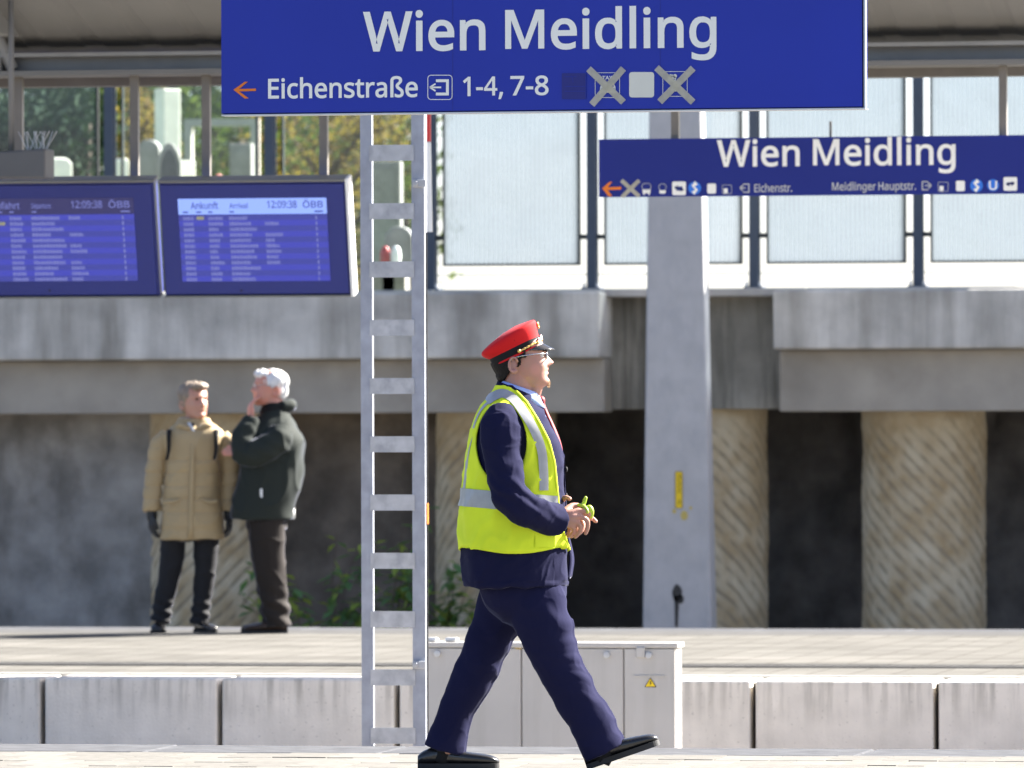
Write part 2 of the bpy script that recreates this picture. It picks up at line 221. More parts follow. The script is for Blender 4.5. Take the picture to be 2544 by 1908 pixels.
    'I': (237, [[222, 513, 15, 513, 15, 453, 74, 439, 74, 60, 15, 47, 15, -13, 222, -13, 222, 47, 163, 60, 163, 439, 222, 453]]),
    '+': (401, [[238, 430, 161, 430, 161, 285, 22, 285, 22, 209, 161, 209, 161, 65, 238, 65, 238, 209, 377, 209, 377, 285, 238, 285]]),
    '.': (188, [[107, 96, 93, 98, 79, 96, 66, 92, 54, 84, 44, 72, 39, 56, 37, 38, 39, 20, 44, 4, 54, -8, 66, -16, 79, -21, 93, -23, 108, -21, 121, -17, 133, -8, 143, 4, 149, 20, 150, 38, 149, 56, 143, 72, 133, 84, 121, 92]]),
    'H': (519, [[144, 513, 55, 513, 55, -13, 144, -13, 144, 220, 374, 220, 374, -13, 463, -13, 463, 513, 374, 513, 374, 302, 144, 302]]),
    'u': (433, [[131, 388, 42, 388, 42, 129, 44, 98, 50, 70, 59, 46, 73, 25, 90, 8, 111, -4, 135, -13, 162, -18, 192, -20, 209, -19, 226, -17, 242, -14, 258, -8, 273, -2, 287, 7, 301, 17, 312, 29, 318, 37, 303, 37, 312, -13, 386, -13, 386, 388, 299, 388, 299, 180, 298, 154, 294, 130, 289, 110, 282, 94, 272, 81, 260, 71, 245, 63, 225, 59, 201, 57, 178, 59, 160, 66, 148, 75, 139, 89, 133, 109, 131, 134]]),
    'p': (431, [[285, 390, 239, 395, 218, 394, 199, 392, 182, 387, 166, 381, 152, 373, 140, 364, 129, 354, 119, 343, 115, 337, 129, 337, 121, 388, 47, 388, 47, -181, 134, -181, 134, -14, 134, -4, 134, 7, 133, 18, 132, 30, 131, 40, 131, 35, 115, 35, 120, 29, 129, 20, 140, 10, 153, 2, 167, -5, 182, -12, 199, -16, 218, -19, 238, -20, 270, -17, 299, -9, 326, 4, 350, 23, 369, 47, 385, 76, 396, 109, 403, 147, 405, 189, 400, 250, 385, 302, 360, 343, 326, 372], [226, 317, 255, 314, 276, 303, 293, 285, 305, 259, 313, 227, 315, 189, 314, 163, 311, 140, 305, 119, 298, 100, 288, 85, 276, 73, 263, 64, 247, 59, 228, 57, 205, 59, 187, 64, 172, 72, 160, 82, 151, 96, 143, 114, 138, 135, 135, 160, 134, 189, 134, 200, 136, 227, 139, 249, 145, 268, 152, 284, 161, 296, 173, 305, 187, 312, 205, 316]]),
    'U': (512, [[139, 513, 50, 513, 50, 177, 56, 123, 73, 75, 102, 35, 143, 4, 193, -14, 253, -20, 297, -17, 336, -9, 369, 6, 398, 25, 421, 49, 439, 77, 451, 108, 459, 141, 461, 176, 461, 513, 373, 513, 373, 177, 371, 154, 367, 133, 361, 115, 351, 99, 339, 86, 324, 75, 306, 67, 284, 62, 257, 61, 220, 64, 190, 74, 168, 90, 152, 113, 142, 141, 139, 176]]),
    'S': (384, [[229, 519, 202, 520, 170, 518, 141, 513, 114, 504, 89, 491, 69, 475, 52, 455, 39, 433, 31, 407, 29, 380, 30, 359, 33, 341, 38, 323, 45, 307, 54, 293, 65, 279, 77, 267, 92, 256, 108, 245, 126, 236, 145, 227, 166, 219, 194, 208, 217, 199, 235, 189, 250, 180, 260, 171, 267, 163, 272, 153, 274, 142, 275, 128, 274, 115, 271, 103, 265, 93, 257, 84, 247, 76, 233, 70, 217, 65, 198, 62, 176, 61, 150, 62, 126, 65, 101, 69, 78, 75, 58, 82, 24, 95, 23, 8, 42, 0, 55, -5, 70, -9, 85, -12, 101, -15, 118, -17, 136, -19, 154, -20, 173, -20, 209, -18, 243, -12, 273, -2, 300, 12, 322, 29, 341, 50, 354, 75, 362, 103, 365, 134, 363, 160, 357, 184, 347, 206, 333, 224, 317, 240, 296, 254, 274, 267, 248, 279, 220, 290, 195, 300, 174, 309, 157, 318, 144, 326, 134, 335, 127, 344, 123, 353, 120, 365, 119, 379, 120, 390, 123, 401, 127, 410, 134, 418, 142, 425, 153, 431, 166, 435, 182, 438, 200, 439, 221, 438, 241, 435, 261, 431, 280, 426, 298, 420, 328, 408, 356, 486, 325, 499, 303, 506, 280, 512, 255, 516]]),
    'b': (431, [[134, 545, 47, 545, 47, -13, 114, -13, 126, 35, 115, 35, 124, 24, 140, 10, 159, -2, 182, -12, 208, -18, 238, -20, 269, -17, 299, -10, 326, 4, 349, 22, 369, 46, 385, 75, 396, 108, 403, 146, 405, 188, 400, 249, 385, 301, 360, 342, 325, 371, 284, 389, 238, 395, 208, 393, 182, 387, 159, 377, 140, 364, 124, 350, 115, 339, 132, 339, 131, 333, 132, 345, 133, 358, 134, 372, 134, 387, 134, 403], [227, 317, 255, 314, 276, 304, 293, 287, 305, 263, 313, 230, 315, 188, 313, 147, 305, 114, 293, 89, 276, 71, 255, 61, 228, 57, 195, 61, 171, 71, 155, 88, 144, 113, 137, 146, 134, 187, 135, 219, 138, 244, 143, 265, 150, 282, 160, 295, 171, 304, 186, 312, 204, 316]]),
    'f': (241, [[213, 548, 198, 549, 172, 547, 148, 542, 126, 533, 107, 521, 91, 504, 79, 483, 70, 459, 65, 431, 63, 400, 63, 387, -2, 366, -2, 315, 63, 315, 63, -13, 151, -13, 151, 315, 245, 315, 245, 388, 151, 388, 151, 399, 153, 425, 157, 444, 164, 457, 172, 465, 184, 470, 199, 472, 208, 472, 217, 471, 226, 469, 235, 467, 243, 465, 263, 459, 287, 531, 265, 539, 254, 542, 242, 545, 228, 547]]),
    'D': (511, [[55, 513, 55, -13, 208, -13, 261, -10, 310, 0, 354, 17, 392, 41, 424, 71, 449, 108, 467, 151, 478, 200, 482, 255, 478, 308, 468, 355, 450, 396, 425, 431, 395, 461, 359, 484, 318, 500, 272, 510, 222, 513], [144, 433, 212, 433, 249, 431, 282, 424, 310, 414, 333, 399, 353, 380, 368, 356, 380, 327, 387, 293, 389, 253, 384, 195, 368, 149, 342, 113, 306, 88, 258, 72, 198, 67, 144, 67]]),
    '2': (401, [[224, 518, 193, 520, 171, 519, 150, 516, 130, 512, 111, 506, 93, 498, 76, 490, 60, 480, 45, 469, 21, 450, 70, 389, 98, 410, 116, 421, 134, 430, 151, 436, 171, 440, 192, 441, 214, 439, 233, 433, 248, 423, 259, 410, 265, 393, 268, 370, 266, 350, 262, 332, 256, 314, 246, 296, 234, 278, 218, 259, 200, 239, 179, 217, 155, 193, 21, 56, 21, -13, 377, -13, 377, 69, 124, 69, 124, 53, 225, 153, 250, 177, 272, 201, 293, 224, 311, 247, 327, 271, 340, 295, 349, 320, 355, 346, 357, 374, 355, 402, 348, 428, 336, 452, 321, 472, 302, 489, 279, 503, 253, 512]]),
    ':': (188, [[107, 96, 93, 98, 79, 96, 66, 92, 54, 84, 44, 72, 39, 56, 37, 38, 39, 20, 44, 4, 54, -8, 66, -16, 79, -21, 93, -23, 108, -21, 121, -17, 133, -8, 143, 4, 149, 20, 150, 38, 149, 56, 143, 72, 133, 84, 121, 92], [107, 397, 93, 398, 79, 397, 66, 392, 54, 384, 44, 372, 39, 356, 37, 338, 39, 320, 44, 304, 54, 292, 66, 283, 79, 278, 93, 277, 108, 278, 121, 283, 133, 291, 143, 304, 149, 319, 150, 338, 149, 356, 143, 372, 133, 385, 121, 392]]),
    '0': (401, [[238, 517, 200, 521, 160, 517, 125, 506, 95, 487, 71, 462, 52, 430, 38, 393, 29, 351, 23, 303, 21, 251, 23, 198, 29, 151, 40, 108, 55, 71, 74, 39, 98, 14, 128, -5, 162, -16, 199, -20, 230, -18, 258, -12, 283, -1, 304, 14, 323, 32, 339, 55, 352, 80, 362, 108, 370, 140, 375, 174, 378, 211, 379, 251, 377, 303, 371, 351, 360, 393, 345, 431, 326, 462, 301, 487, 271, 506], [179, 440, 200, 442, 220, 440, 237, 434, 251, 423, 263, 408, 273, 387, 281, 361, 286, 330, 290, 293, 291, 251, 290, 208, 286, 171, 281, 139, 273, 113, 263, 92, 251, 77, 237, 67, 220, 61, 200, 59, 179, 61, 162, 67, 148, 78, 136, 93, 126, 113, 119, 139, 113, 171, 110, 208, 109, 251, 110, 293, 113, 330, 119, 362, 126, 387, 136, 408, 148, 423, 162, 434]]),
    '9': (401, [[220, 518, 195, 520, 162, 518, 132, 510, 104, 498, 80, 481, 60, 460, 43, 435, 31, 406, 24, 373, 22, 338, 24, 306, 30, 276, 41, 250, 56, 227, 75, 208, 97, 193, 122, 183, 149, 176, 178, 174, 199, 175, 219, 178, 236, 182, 252, 189, 266, 196, 279, 206, 290, 216, 300, 226, 304, 232, 288, 232, 287, 220, 284, 195, 279, 171, 273, 149, 265, 129, 254, 111, 241, 95, 226, 82, 208, 71, 187, 63, 162, 58, 133, 56, 123, 57, 113, 57, 103, 59, 93, 60, 84, 63, 58, 70, 58, -10, 77, -15, 88, -17, 101, -18, 113, -19, 124, -20, 135, -20, 172, -18, 206, -12, 236, -3, 263, 11, 286, 27, 307, 46, 324, 68, 338, 91, 350, 117, 359, 143, 366, 171, 371, 199, 374, 228, 376, 257, 377, 287, 376, 323, 371, 357, 364, 388, 353, 415, 340, 439, 325, 461, 307, 479, 288, 494, 267, 505, 244, 513], [171, 439, 195, 442, 210, 441, 223, 438, 235, 432, 246, 425, 256, 417, 265, 406, 272, 395, 278, 382, 283, 368, 286, 355, 288, 341, 289, 327, 288, 315, 284, 303, 277, 291, 268, 279, 257, 269, 244, 260, 229, 254, 211, 250, 192, 248, 165, 251, 145, 259, 129, 272, 118, 289, 111, 312, 109, 339, 112, 372, 120, 398, 133, 417, 150, 431]]),
    '3': (401, [[241, 516, 191, 520, 157, 518, 125, 513, 96, 504, 70, 492, 47, 480, 16, 458, 62, 396, 84, 410, 97, 417, 108, 424, 120, 429, 133, 434, 146, 437, 160, 440, 175, 442, 191, 442, 215, 440, 234, 434, 249, 425, 260, 413, 267, 398, 269, 379, 268, 363, 264, 349, 257, 337, 248, 326, 236, 316, 221, 308, 203, 302, 181, 299, 157, 297, 95, 297, 95, 219, 156, 219, 183, 218, 207, 215, 228, 210, 246, 204, 259, 196, 270, 186, 277, 175, 282, 161, 283, 144, 280, 118, 272, 98, 258, 81, 237, 69, 208, 61, 169, 58, 148, 59, 126, 62, 102, 66, 80, 73, 58, 80, 20, 96, 19, 12, 48, -1, 70, -9, 94, -14, 118, -17, 143, -19, 169, -20, 212, -18, 250, -11, 283, 0, 311, 15, 334, 35, 351, 58, 364, 84, 371, 112, 374, 142, 370, 176, 359, 206, 341, 232, 315, 252, 282, 266, 255, 271, 255, 253, 266, 256, 286, 264, 304, 274, 320, 287, 333, 302, 344, 319, 352, 338, 357, 360, 358, 383, 354, 420, 339, 453, 316, 482, 283, 503]]),
    'Ö': (547, [[324, 517, 275, 521, 223, 517, 177, 506, 138, 487, 104, 461, 77, 429, 56, 391, 41, 349, 33, 302, 30, 252, 31, 213, 36, 176, 44, 142, 56, 110, 71, 81, 90, 56, 112, 33, 137, 15, 166, 0, 199, -11, 235, -18, 274, -20, 312, -18, 347, -12, 379, -1, 408, 14, 433, 33, 456, 55, 475, 81, 490, 110, 502, 141, 510, 176, 516, 212, 517, 251, 514, 302, 505, 349, 490, 392, 468, 429, 441, 461, 407, 487, 368, 506], [241, 437, 274, 439, 323, 434, 360, 418, 388, 391, 408, 354, 420, 307, 425, 251, 423, 212, 417, 177, 408, 147, 395, 121, 379, 100, 359, 83, 336, 71, 307, 63, 274, 61, 241, 63, 212, 71, 188, 83, 168, 100, 152, 121, 139, 147, 130, 177, 124, 212, 122, 251, 124, 289, 130, 324, 139, 354, 152, 380, 168, 401, 188, 417, 212, 429], [220, 648, 209, 649, 197, 648, 187, 644, 177, 638, 169, 628, 164, 616, 163, 602, 164, 588, 169, 576, 177, 566, 186, 559, 197, 555, 209, 553, 220, 555, 231, 559, 241, 566, 249, 576, 253, 588, 255, 602, 253, 616, 249, 628, 240, 638, 231, 644], [351, 648, 340, 649, 328, 648, 318, 644, 308, 638, 300, 628, 296, 615, 294, 602, 296, 588, 300, 576, 308, 566, 317, 559, 328, 555, 340, 553, 351, 555, 362, 559, 372, 566, 380, 576, 384, 588, 386, 602, 384, 616, 380, 628, 371, 638, 362, 644]]),
    'B': (455, [[55, 513, 55, -13, 244, -13, 279, -11, 312, -5, 342, 4, 368, 18, 390, 36, 407, 58, 420, 83, 428, 111, 430, 142, 429, 169, 423, 192, 414, 212, 401, 230, 386, 244, 369, 255, 349, 264, 329, 270, 318, 272, 318, 255, 329, 258, 348, 265, 365, 275, 380, 288, 392, 302, 401, 318, 408, 336, 412, 355, 414, 376, 408, 421, 390, 457, 360, 484, 319, 500, 270, 510, 211, 513], [144, 433, 213, 433, 251, 431, 279, 426, 299, 417, 312, 406, 320, 390, 322, 369, 320, 347, 313, 330, 303, 318, 286, 309, 260, 302, 223, 300, 144, 300], [144, 222, 227, 222, 254, 220, 277, 217, 295, 212, 309, 205, 320, 196, 327, 186, 333, 175, 336, 162, 337, 147, 335, 124, 327, 105, 315, 89, 297, 77, 269, 69, 231, 66, 144, 66]]),
    'k': (374, [[133, 545, 47, 545, 47, -13, 133, -13, 133, 132, 161, 156, 287, -13, 387, -10, 222, 214, 377, 384, 279, 388, 156, 257, 151, 252, 146, 246, 140, 239, 134, 232, 129, 225, 123, 217, 118, 211, 113, 206, 131, 206, 131, 202, 132, 212, 132, 224, 133, 236, 133, 246, 133, 254]]),
    'v': (356, [[75, 388, -18, 388, 133, -13, 222, -13, 374, 388, 281, 388, 198, 158, 194, 148, 190, 137, 186, 125, 182, 112, 178, 100, 174, 88, 171, 77, 168, 66, 186, 68, 184, 76, 181, 87, 178, 99, 174, 111, 170, 124, 166, 136, 162, 148, 158, 158]]),
}

from mathutils.geometry import tessellate_polygon
def glyph(ch):
    """fill one letter: loops running counter-clockwise are outer edges, the others holes"""
    adv, loops = GL[ch]; L = [[(q[i], q[i+1]) for i in range(0, len(q), 2)] for q in loops]
    area = lambda P: sum(P[i-1][0]*P[i][1]-P[i][0]*P[i-1][1] for i in range(len(P)))
    def inside(p, P):
        c = False
        for i in range(len(P)):
            (x0, y0), (x1, y1) = P[i-1], P[i]
            if (y0 > p[1]) != (y1 > p[1]) and p[0] < (x1-x0)*(p[1]-y0)/(y1-y0)+x0: c = not c
        return c
    v = []; f = []
    for P in L:
        if area(P) <= 0: continue
        G = [P]+[H for H in L if area(H) < 0 and inside(H[0], P)]; o = len(v)
        f += [tuple(i+o for i in t) for t in tessellate_polygon([[Vector((a, b, 0)) for a, b in Q] for Q in G])]
        v += [p for Q in G for p in Q]
    return adv, v, f
GC = {ch: glyph(ch) for ch in GL}
def text_tris(s, track=0):
    """flat glyph triangles, cap height 1, starting at x = 0"""
    v = []; f = []; x = 0
    for ch in s:
        if ch == ' ': x += 150+track; continue
        adv, vs, ts = GC[ch]; o = len(v)
        v += [((p[0]+x)/500, p[1]/500) for p in vs]; f += [tuple(i+o for i in t) for t in ts]; x += adv+track
    x0 = min(p[0] for p in v); return [(p[0]-x0, p[1]) for p in v], f
# ------------------------------------------------------------------ helpers for pieces built in world coordinates
def org(o):
    p = Vector((0, 0, 0))
    while o is not None: p += o.location; o = o.parent
    return p
def wobj(mb, name, mats, parent=None, smooth=False, bevel=0):
    p = org(parent); mb.v = [(a[0]-p.x, a[1]-p.y, a[2]-p.z) for a in mb.v]
    return mb.obj(name, mats, parent, smooth, bevel)
def wbox(name, m, x0, x1, y0, y1, z0, z1, parent=None, bevel=0): return wobj(MB().box(x0, x1, y0, y1, z0, z1), name, m, parent, False, bevel)
def text(name, s, px0, py0, px1, cap, Y, m, parent, track=0):
    """lettering on the vertical plane Y, one part for each letter"""
    a = atY(px0, py0, Y); b = atY(px1, py0, Y); h = atY(px0, py0-cap, Y).z-a.z; w = max(p[0] for p in text_tris(s, track)[0]); sx = (b.x-a.x)/w; x = -text_x0(s)
    for ch in s:
        if ch == ' ': x += (150+track)/500; continue
        adv, v, f = GC[ch]; wobj(MB().add([(a.x+(p[0]/500+x)*sx, Y, a.z+p[1]/500*h) for p in v], f), 'letter' if cap > 30 else 'small_letter', m, parent); x += (adv+track)/500
def text_x0(s): return min(p[0] for p in GC[s[0]][1])/500
def sum_mb(L_):
    m = MB()
    for q in L_: m.add(q.v, q.f)
    return m.v, m.f
def flat(name, polys, Y, m, parent, each=False):
    """flat print: polygons given in photograph pixels on the vertical plane Y"""
    if each:
        for P in polys: flat(name, [P], Y, m, parent)
        return
    mb = MB()
    for P in polys: mb.add([atY(x, y, Y) for x, y in P], [tuple(range(len(P)))])
    return wobj(mb, name, m, parent)
def rect(x0, y0, x1, y1): return [(x0, y0), (x1, y0), (x1, y1), (x0, y1)]
def rrect(x0, y0, x1, y1, r):
    out = []
    for cx, cy, a in ((x1-r, y0+r, -90), (x1-r, y1-r, 0), (x0+r, y1-r, 90), (x0+r, y0+r, 180)):
        for k in range(6): t = R(a+18*k); out.append((cx+r*math.cos(t), cy+r*math.sin(t)))
    return out
def bar(x0, y0, x1, y1, w):
    dx, dy = x1-x0, y1-y0; l = math.hypot(dx, dy); nx, ny = -dy/l*w/2, dx/l*w/2
    return [(x0+nx, y0+ny), (x1+nx, y1+ny), (x1-nx, y1-ny), (x0-nx, y0-ny)]
def disc(cx, cy, r, n=24): return [(cx+r*math.cos(2*math.pi*k/n), cy+r*math.sin(2*math.pi*k/n)) for k in range(n)]
# ------------------------------------------------------------------ materials of the setting
M['paver'] = mat('pale_paver', (.152, .146, .134), .9, .14, 14, .25, 120, rnd=.10, spec=.04)
M['joint'] = mat('joint_sand', (.045, .04, .032), .95, .3, 30)
M['edge'] = mat('edge_stone_grey', (.085, .087, .094), .85, .2, 9, .2, 90, spec=.04, streak=.5, scol=(.045,.046,.05), sscale=(1.5, 60, 10))
M['block'] = mat('platform_edge_concrete', (.74, .69, .61), .85, .10, 5, .25, 60, streak=.55, scol=(.17,.155,.125), sscale=(17, 4, 1.2), spots=.35, lo=.46, hi=.66, top=(0, .24, .10))
M['soot'] = mat('sooty_joint', (.05, .045, .04), .95, .4, 12, streak=.6, scol=(.12, .08, .05), sscale=(20, 20, 3))
M['ballast'] = mat('track_ballast', (.30, .275, .24), .95, .5, 25, 1.0, 40)
M['steel_rail'] = mat('rail_steel', (.16, .10, .07), .5, .2, 10, metal=.6)
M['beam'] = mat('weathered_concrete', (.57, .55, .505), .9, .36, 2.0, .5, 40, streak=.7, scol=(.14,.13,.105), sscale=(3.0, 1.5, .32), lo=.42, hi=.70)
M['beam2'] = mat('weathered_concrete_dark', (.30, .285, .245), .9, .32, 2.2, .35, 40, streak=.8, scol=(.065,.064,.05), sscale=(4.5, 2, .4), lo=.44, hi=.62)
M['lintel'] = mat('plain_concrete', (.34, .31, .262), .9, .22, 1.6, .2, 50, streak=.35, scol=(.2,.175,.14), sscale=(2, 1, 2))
M['coping'] = mat('coping_concrete', (.42, .40, .37), .9, .15, 6, .2, 60)
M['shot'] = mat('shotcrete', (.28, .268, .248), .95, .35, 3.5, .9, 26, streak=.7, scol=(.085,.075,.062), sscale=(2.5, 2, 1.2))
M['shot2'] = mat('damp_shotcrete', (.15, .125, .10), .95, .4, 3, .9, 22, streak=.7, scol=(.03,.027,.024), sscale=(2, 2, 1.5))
M['shade_infill'] = mat('shade_dark_infill', (.14, .13, .12), .95, .35, 4, .8, 18)  # infill coloured dark to add to the shade of the cavities
M['pole'] = mat('spun_concrete', (.43, .43, .435), .8, .06, 8, .15, 120, streak=.28, scol=(.27,.28,.31), sscale=(12, 12, 5), spots=.25)
M['galv'] = mat('galvanised_steel', (.44, .45, .465), .6, .12, 16, .12, 40, metal=.15, streak=.8, scol=(.25,.26,.285), sscale=(9, 9, 7))
M['galv2'] = mat('dull_galvanised_channel', (.33, .35, .40), .6, .14, 12, .12, 40, metal=.15, streak=.6, scol=(.24, .255, .30), sscale=(6, 6, 2.5))
M['post'] = mat('blue_grey_paint', (.040, .058, .088), .5, .08, 8)
M['frame'] = mat('dark_frame_paint', (.012, .018, .020), .5, 0)
M['canopy'] = mat('canopy_sheet', (.175, .172, .165), .6, .06, 2)
M['canopy_steel'] = mat('canopy_steel_paint', (.24, .24, .235), .55, .08, 6)
M['hanger'] = mat('hanger_paint', (.17, .155, .135), .5, .1, 8)
M['white'] = mat('white_paint_and_sunlit_side', (.78, .78, .76), .5, .05, 8)  # also gives one departure board its sunlit white end
M['cab'] = mat('cabinet_paint', (.47, .45, .42), .5, .05, 3, .05, 60, streak=.22, scol=(.30,.28,.24), sscale=(16, 16, 1.4))
M['metal'] = mat('zinc_metal', (.55, .55, .55), .4, .1, 30, metal=.6)
M['grass'] = mat('lawn', (.10, .13, .03), .9, .4, 2)
# ------------------------------------------------------------------ the near platform
YE1, YE2, YW = 30.23, 37.80, 47.42
pl = struct(wbox('platform', M['joint'], -40, 25, -6, YE1-.02, -1.0, -.012))
pm, t, b = nt('paver_pattern'); N = t.nodes; L = t.links
tc = N.new('ShaderNodeTexCoord'); br = N.new('ShaderNodeTexBrick'); br.inputs['Scale'].default_value = 1
br.inputs['Brick Width'].default_value = .40; br.inputs['Row Height'].default_value = .23; br.inputs['Mortar Size'].default_value = .004
br.inputs['Color1'].default_value = (.146, .140, .128, 1); br.inputs['Color2'].default_value = (.124, .119, .108, 1); br.inputs['Mortar'].default_value = (.05, .045, .036, 1)
mp = N.new('ShaderNodeMapping'); mp.inputs['Rotation'].default_value = (0, 0, R(90)); L.new(tc.outputs['Object'], mp.inputs[0]); L.new(mp.outputs[0], br.inputs['Vector'])
n1 = N.new('ShaderNodeTexNoise'); n1.inputs['Scale'].default_value = 1.2; n1.inputs['Detail'].default_value = 5
mp2 = N.new('ShaderNodeMapping'); mp2.inputs['Scale'].default_value = (.5, 2.5, 1); L.new(tc.outputs['Object'], mp2.inputs[0]); L.new(mp2.outputs[0], n1.inputs['Vector'])
mr = N.new('ShaderNodeMapRange'); mr.inputs[1].default_value = .3; mr.inputs[2].default_value = .7; mr.inputs[3].default_value = .62; mr.inputs[4].default_value = 1.12; L.new(n1.outputs[0], mr.inputs[0])
mx = N.new('ShaderNodeMix'); mx.data_type = 'RGBA'; mx.blend_type = 'MULTIPLY'; mx.inputs[0].default_value = 1; L.new(br.outputs[0], mx.inputs[6]); L.new(mr.outputs[0], mx.inputs[7])
L.new(mx.outputs[2], b.inputs['Base Color']); b.inputs['Roughness'].default_value = .9; b.inputs['Specular IOR Level'].default_value = .04; M['pavers'] = pm
wbox('paving', M['pavers'], -40, 25, -6, 27.36, -.01, 0, pl)
pvm = MB().box(-.1125, .1125, -.197, .197, -.012, 0).mesh('paver', M['paver'])
xc0 = -29*math.tan(YAW)
for r in range(6):
    y = 29.58-.2-.4*r
    for k in range(26):
        o = link('paver', pvm, pl); o.location = (xc0-3.0+.23*k+(.115 if r % 2 else 0), y, random.uniform(-.0025, .0015))
        o.rotation_euler = (random.uniform(-.004, .004), random.uniform(-.004, .004), 0)
wbox('paving', M['pavers'], -40, xc0-3.0, 27.37, 29.57, -.0115, -.005, pl); wbox('paving', M['pavers'], xc0+2.86, 25, 27.37, 29.57, -.0115, -.005, pl)
esm = MB().box(-.4975, .4975, 0, .64, -.14, .0).mesh('edge_stone', M['edge'])
for k in range(-40, 25):
    o = link('edge_stone', esm, pl, .012); o.location = (k+.5, YE1-.64, random.uniform(-.001, .003))
# ------------------------------------------------------------------ tracks
struct(wbox('track_bed', M['ballast'], -60, 60, YE1-.5, YE2+.4, -1.4, -.98)); struct(wbox('track_bed', M['ballast'], -60, 60, YW-.4, 55.1, -1.4, -.98))
for y in (31.25, 32.69, 35.35, 36.79, 48.45, 49.89):
    mb = MB().box(-60, 60, y-.07, y+.07, -.98, -.965).box(-60, 60, y-.01, y+.01, -.966, -.84).box(-60, 60, y-.035, y+.035, -.84, -.80)
    struct(wobj(mb, 'rail', M['steel_rail']))
# ------------------------------------------------------------------ the far platform
fp = struct(wbox('platform', M['soot'], -60, 45, YE2+.12, YW-.02, -1.0, -.01))
wbox('paving', M['pavers'], -60, 45, YE2+.52, YW-1.5, -.008, .002, fp)
wbox('paving', mat('grey_rear_paving', (.085, .084, .083), .85, .15, 4, spec=.04), -60, 45, YW-1.49, YW-.66, -.008, .002, fp)
for k in range(-36, 12):
    o = link('edge_stone', esm, fp, .012); o.location = (k+.5, YW-.64, random.uniform(-.001, .003))
J = [X(p, YE2, 1690) for p in (105, 545, 985, 1430, 1870, 2325)]; dj = (J[-1]-J[0])/5
J = [J[0]-dj*k for k in range(5, 0, -1)]+J+[J[-1]+dj*k for k in range(1, 6)]
for i in range(len(J)-1):
    o = wobj(MB().box(J[i]+.014, J[i+1]-.014, YE2+random.uniform(-.004, .006), YE2+.5, -.98, .006), 'edge_block', M['block'], fp, bevel=.012)
wbox('edge_block', M['block'], -60, J[0]-.014, YE2, YE2+.5, -.98, .004, fp); wbox('edge_block', M['block'], J[-1]+.014, 45, YE2, YE2+.5, -.98, .004, fp)
M['paleline'] = mat('worn_pale_line', (.24, .235, .22), .8, .2, 8)
ts = MB()
for k in range(6): ts.box(-60, 45, 39.9+k*.075, 39.9+k*.075+.045, .002, .009)
wobj(ts, 'tactile_strip', mat('tactile_strip_grey', (.09, .088, .085), .8, .2, 5, spec=.04), fp)
wbox('edge_line', M['paleline'], -60, 45, 38.55, 38.70, .0022, .005, fp)
# ------------------------------------------------------------------ retaining wall
YF, YL, YR = 52.30, 52.50, 52.88
zc = Z(720, YF, 1400)                      # top of coping
z_fb = Z(893, YF, 700); z_lb = Z(1027, YL, 700)
xl = X(1490, YF, 800); xr = X(1920, YF, 800); xr2 = X(1936, YL, 950)
rw = thing('retaining_wall', (X(1272, YR), 53.5, -1), 'stained grey concrete wall section between the two beams, behind the tall pole', 'wall')
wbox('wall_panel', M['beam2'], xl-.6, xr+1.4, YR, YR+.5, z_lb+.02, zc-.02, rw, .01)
p1, p2, p3 = X(350, 53.4), X(690, 53.4), X(1085, 53.4)
def rough_panel(name, m, x0, x1, y, z0, z1, parent, amp=.05):
    mb = MB(); nx = max(4, int((x1-x0)/.06)); nzv = 26; v = []; f = []
    for i in range(nzv+1):
        for j in range(nx+1):
            x = x0+(x1-x0)*j/nx; z = z0+(z1-z0)*i/nzv; v.append((x, y+amp*nz(x*2.3, z*2.3, y)+amp*.5*nz(x*8, z*8, 3), z))
    for i in range(nzv):
        for j in range(nx): a = i*(nx+1)+j; f.append((a, a+1, a+nx+2, a+nx+1))
    mb.add(v, f); o = wobj(mb, name, m, parent, True); s = o.modifiers.new('s', 'SOLIDIFY'); s.thickness = .15; s.offset = 0; return o
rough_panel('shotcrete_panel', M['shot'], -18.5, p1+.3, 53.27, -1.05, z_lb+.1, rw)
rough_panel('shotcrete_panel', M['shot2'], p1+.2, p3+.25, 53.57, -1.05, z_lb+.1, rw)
rough_panel('shaded_infill', M['shade_infill'], p3+.1, 2, 54.8, -1.05, z_lb+.25, rw, .15)  # deep infill between the right piles, shade put into its dark colour
wbox('wall_crown', M['coping'], -30, 20, 53.39, 55.1, z_lb+.12, zc-.03, rw)
cs = [-30]+[X(q, YF) for q in (-700, 150, 1060, 1990)]+[X(2920, YF), 20]
for i in range(len(cs)-1): wbox('coping_stone', M['coping'], cs[i]+.004, cs[i+1]-.004, YF+.28, 53.32, zc-.05, zc+.01, rw, .01)
def beam(x0, x1, z_f, xl0, xl1, label):
    o = thing('concrete_beam', ((x0+x1)/2, YF, 0), label, 'beam', 'precast beams along the top of the wall')
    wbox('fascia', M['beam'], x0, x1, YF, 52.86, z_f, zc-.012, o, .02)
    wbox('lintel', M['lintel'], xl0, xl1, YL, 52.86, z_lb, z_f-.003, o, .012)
beam(-18.5, xl, z_fb, -18.5, xl-.002, 'long rain-streaked concrete beam under the departure boards, behind the red cap')
beam(xr, 2.5, Z(867, YF, 2200), xr2, 2.5, 'rain-streaked concrete beam at the right, above the broad grooved pile')
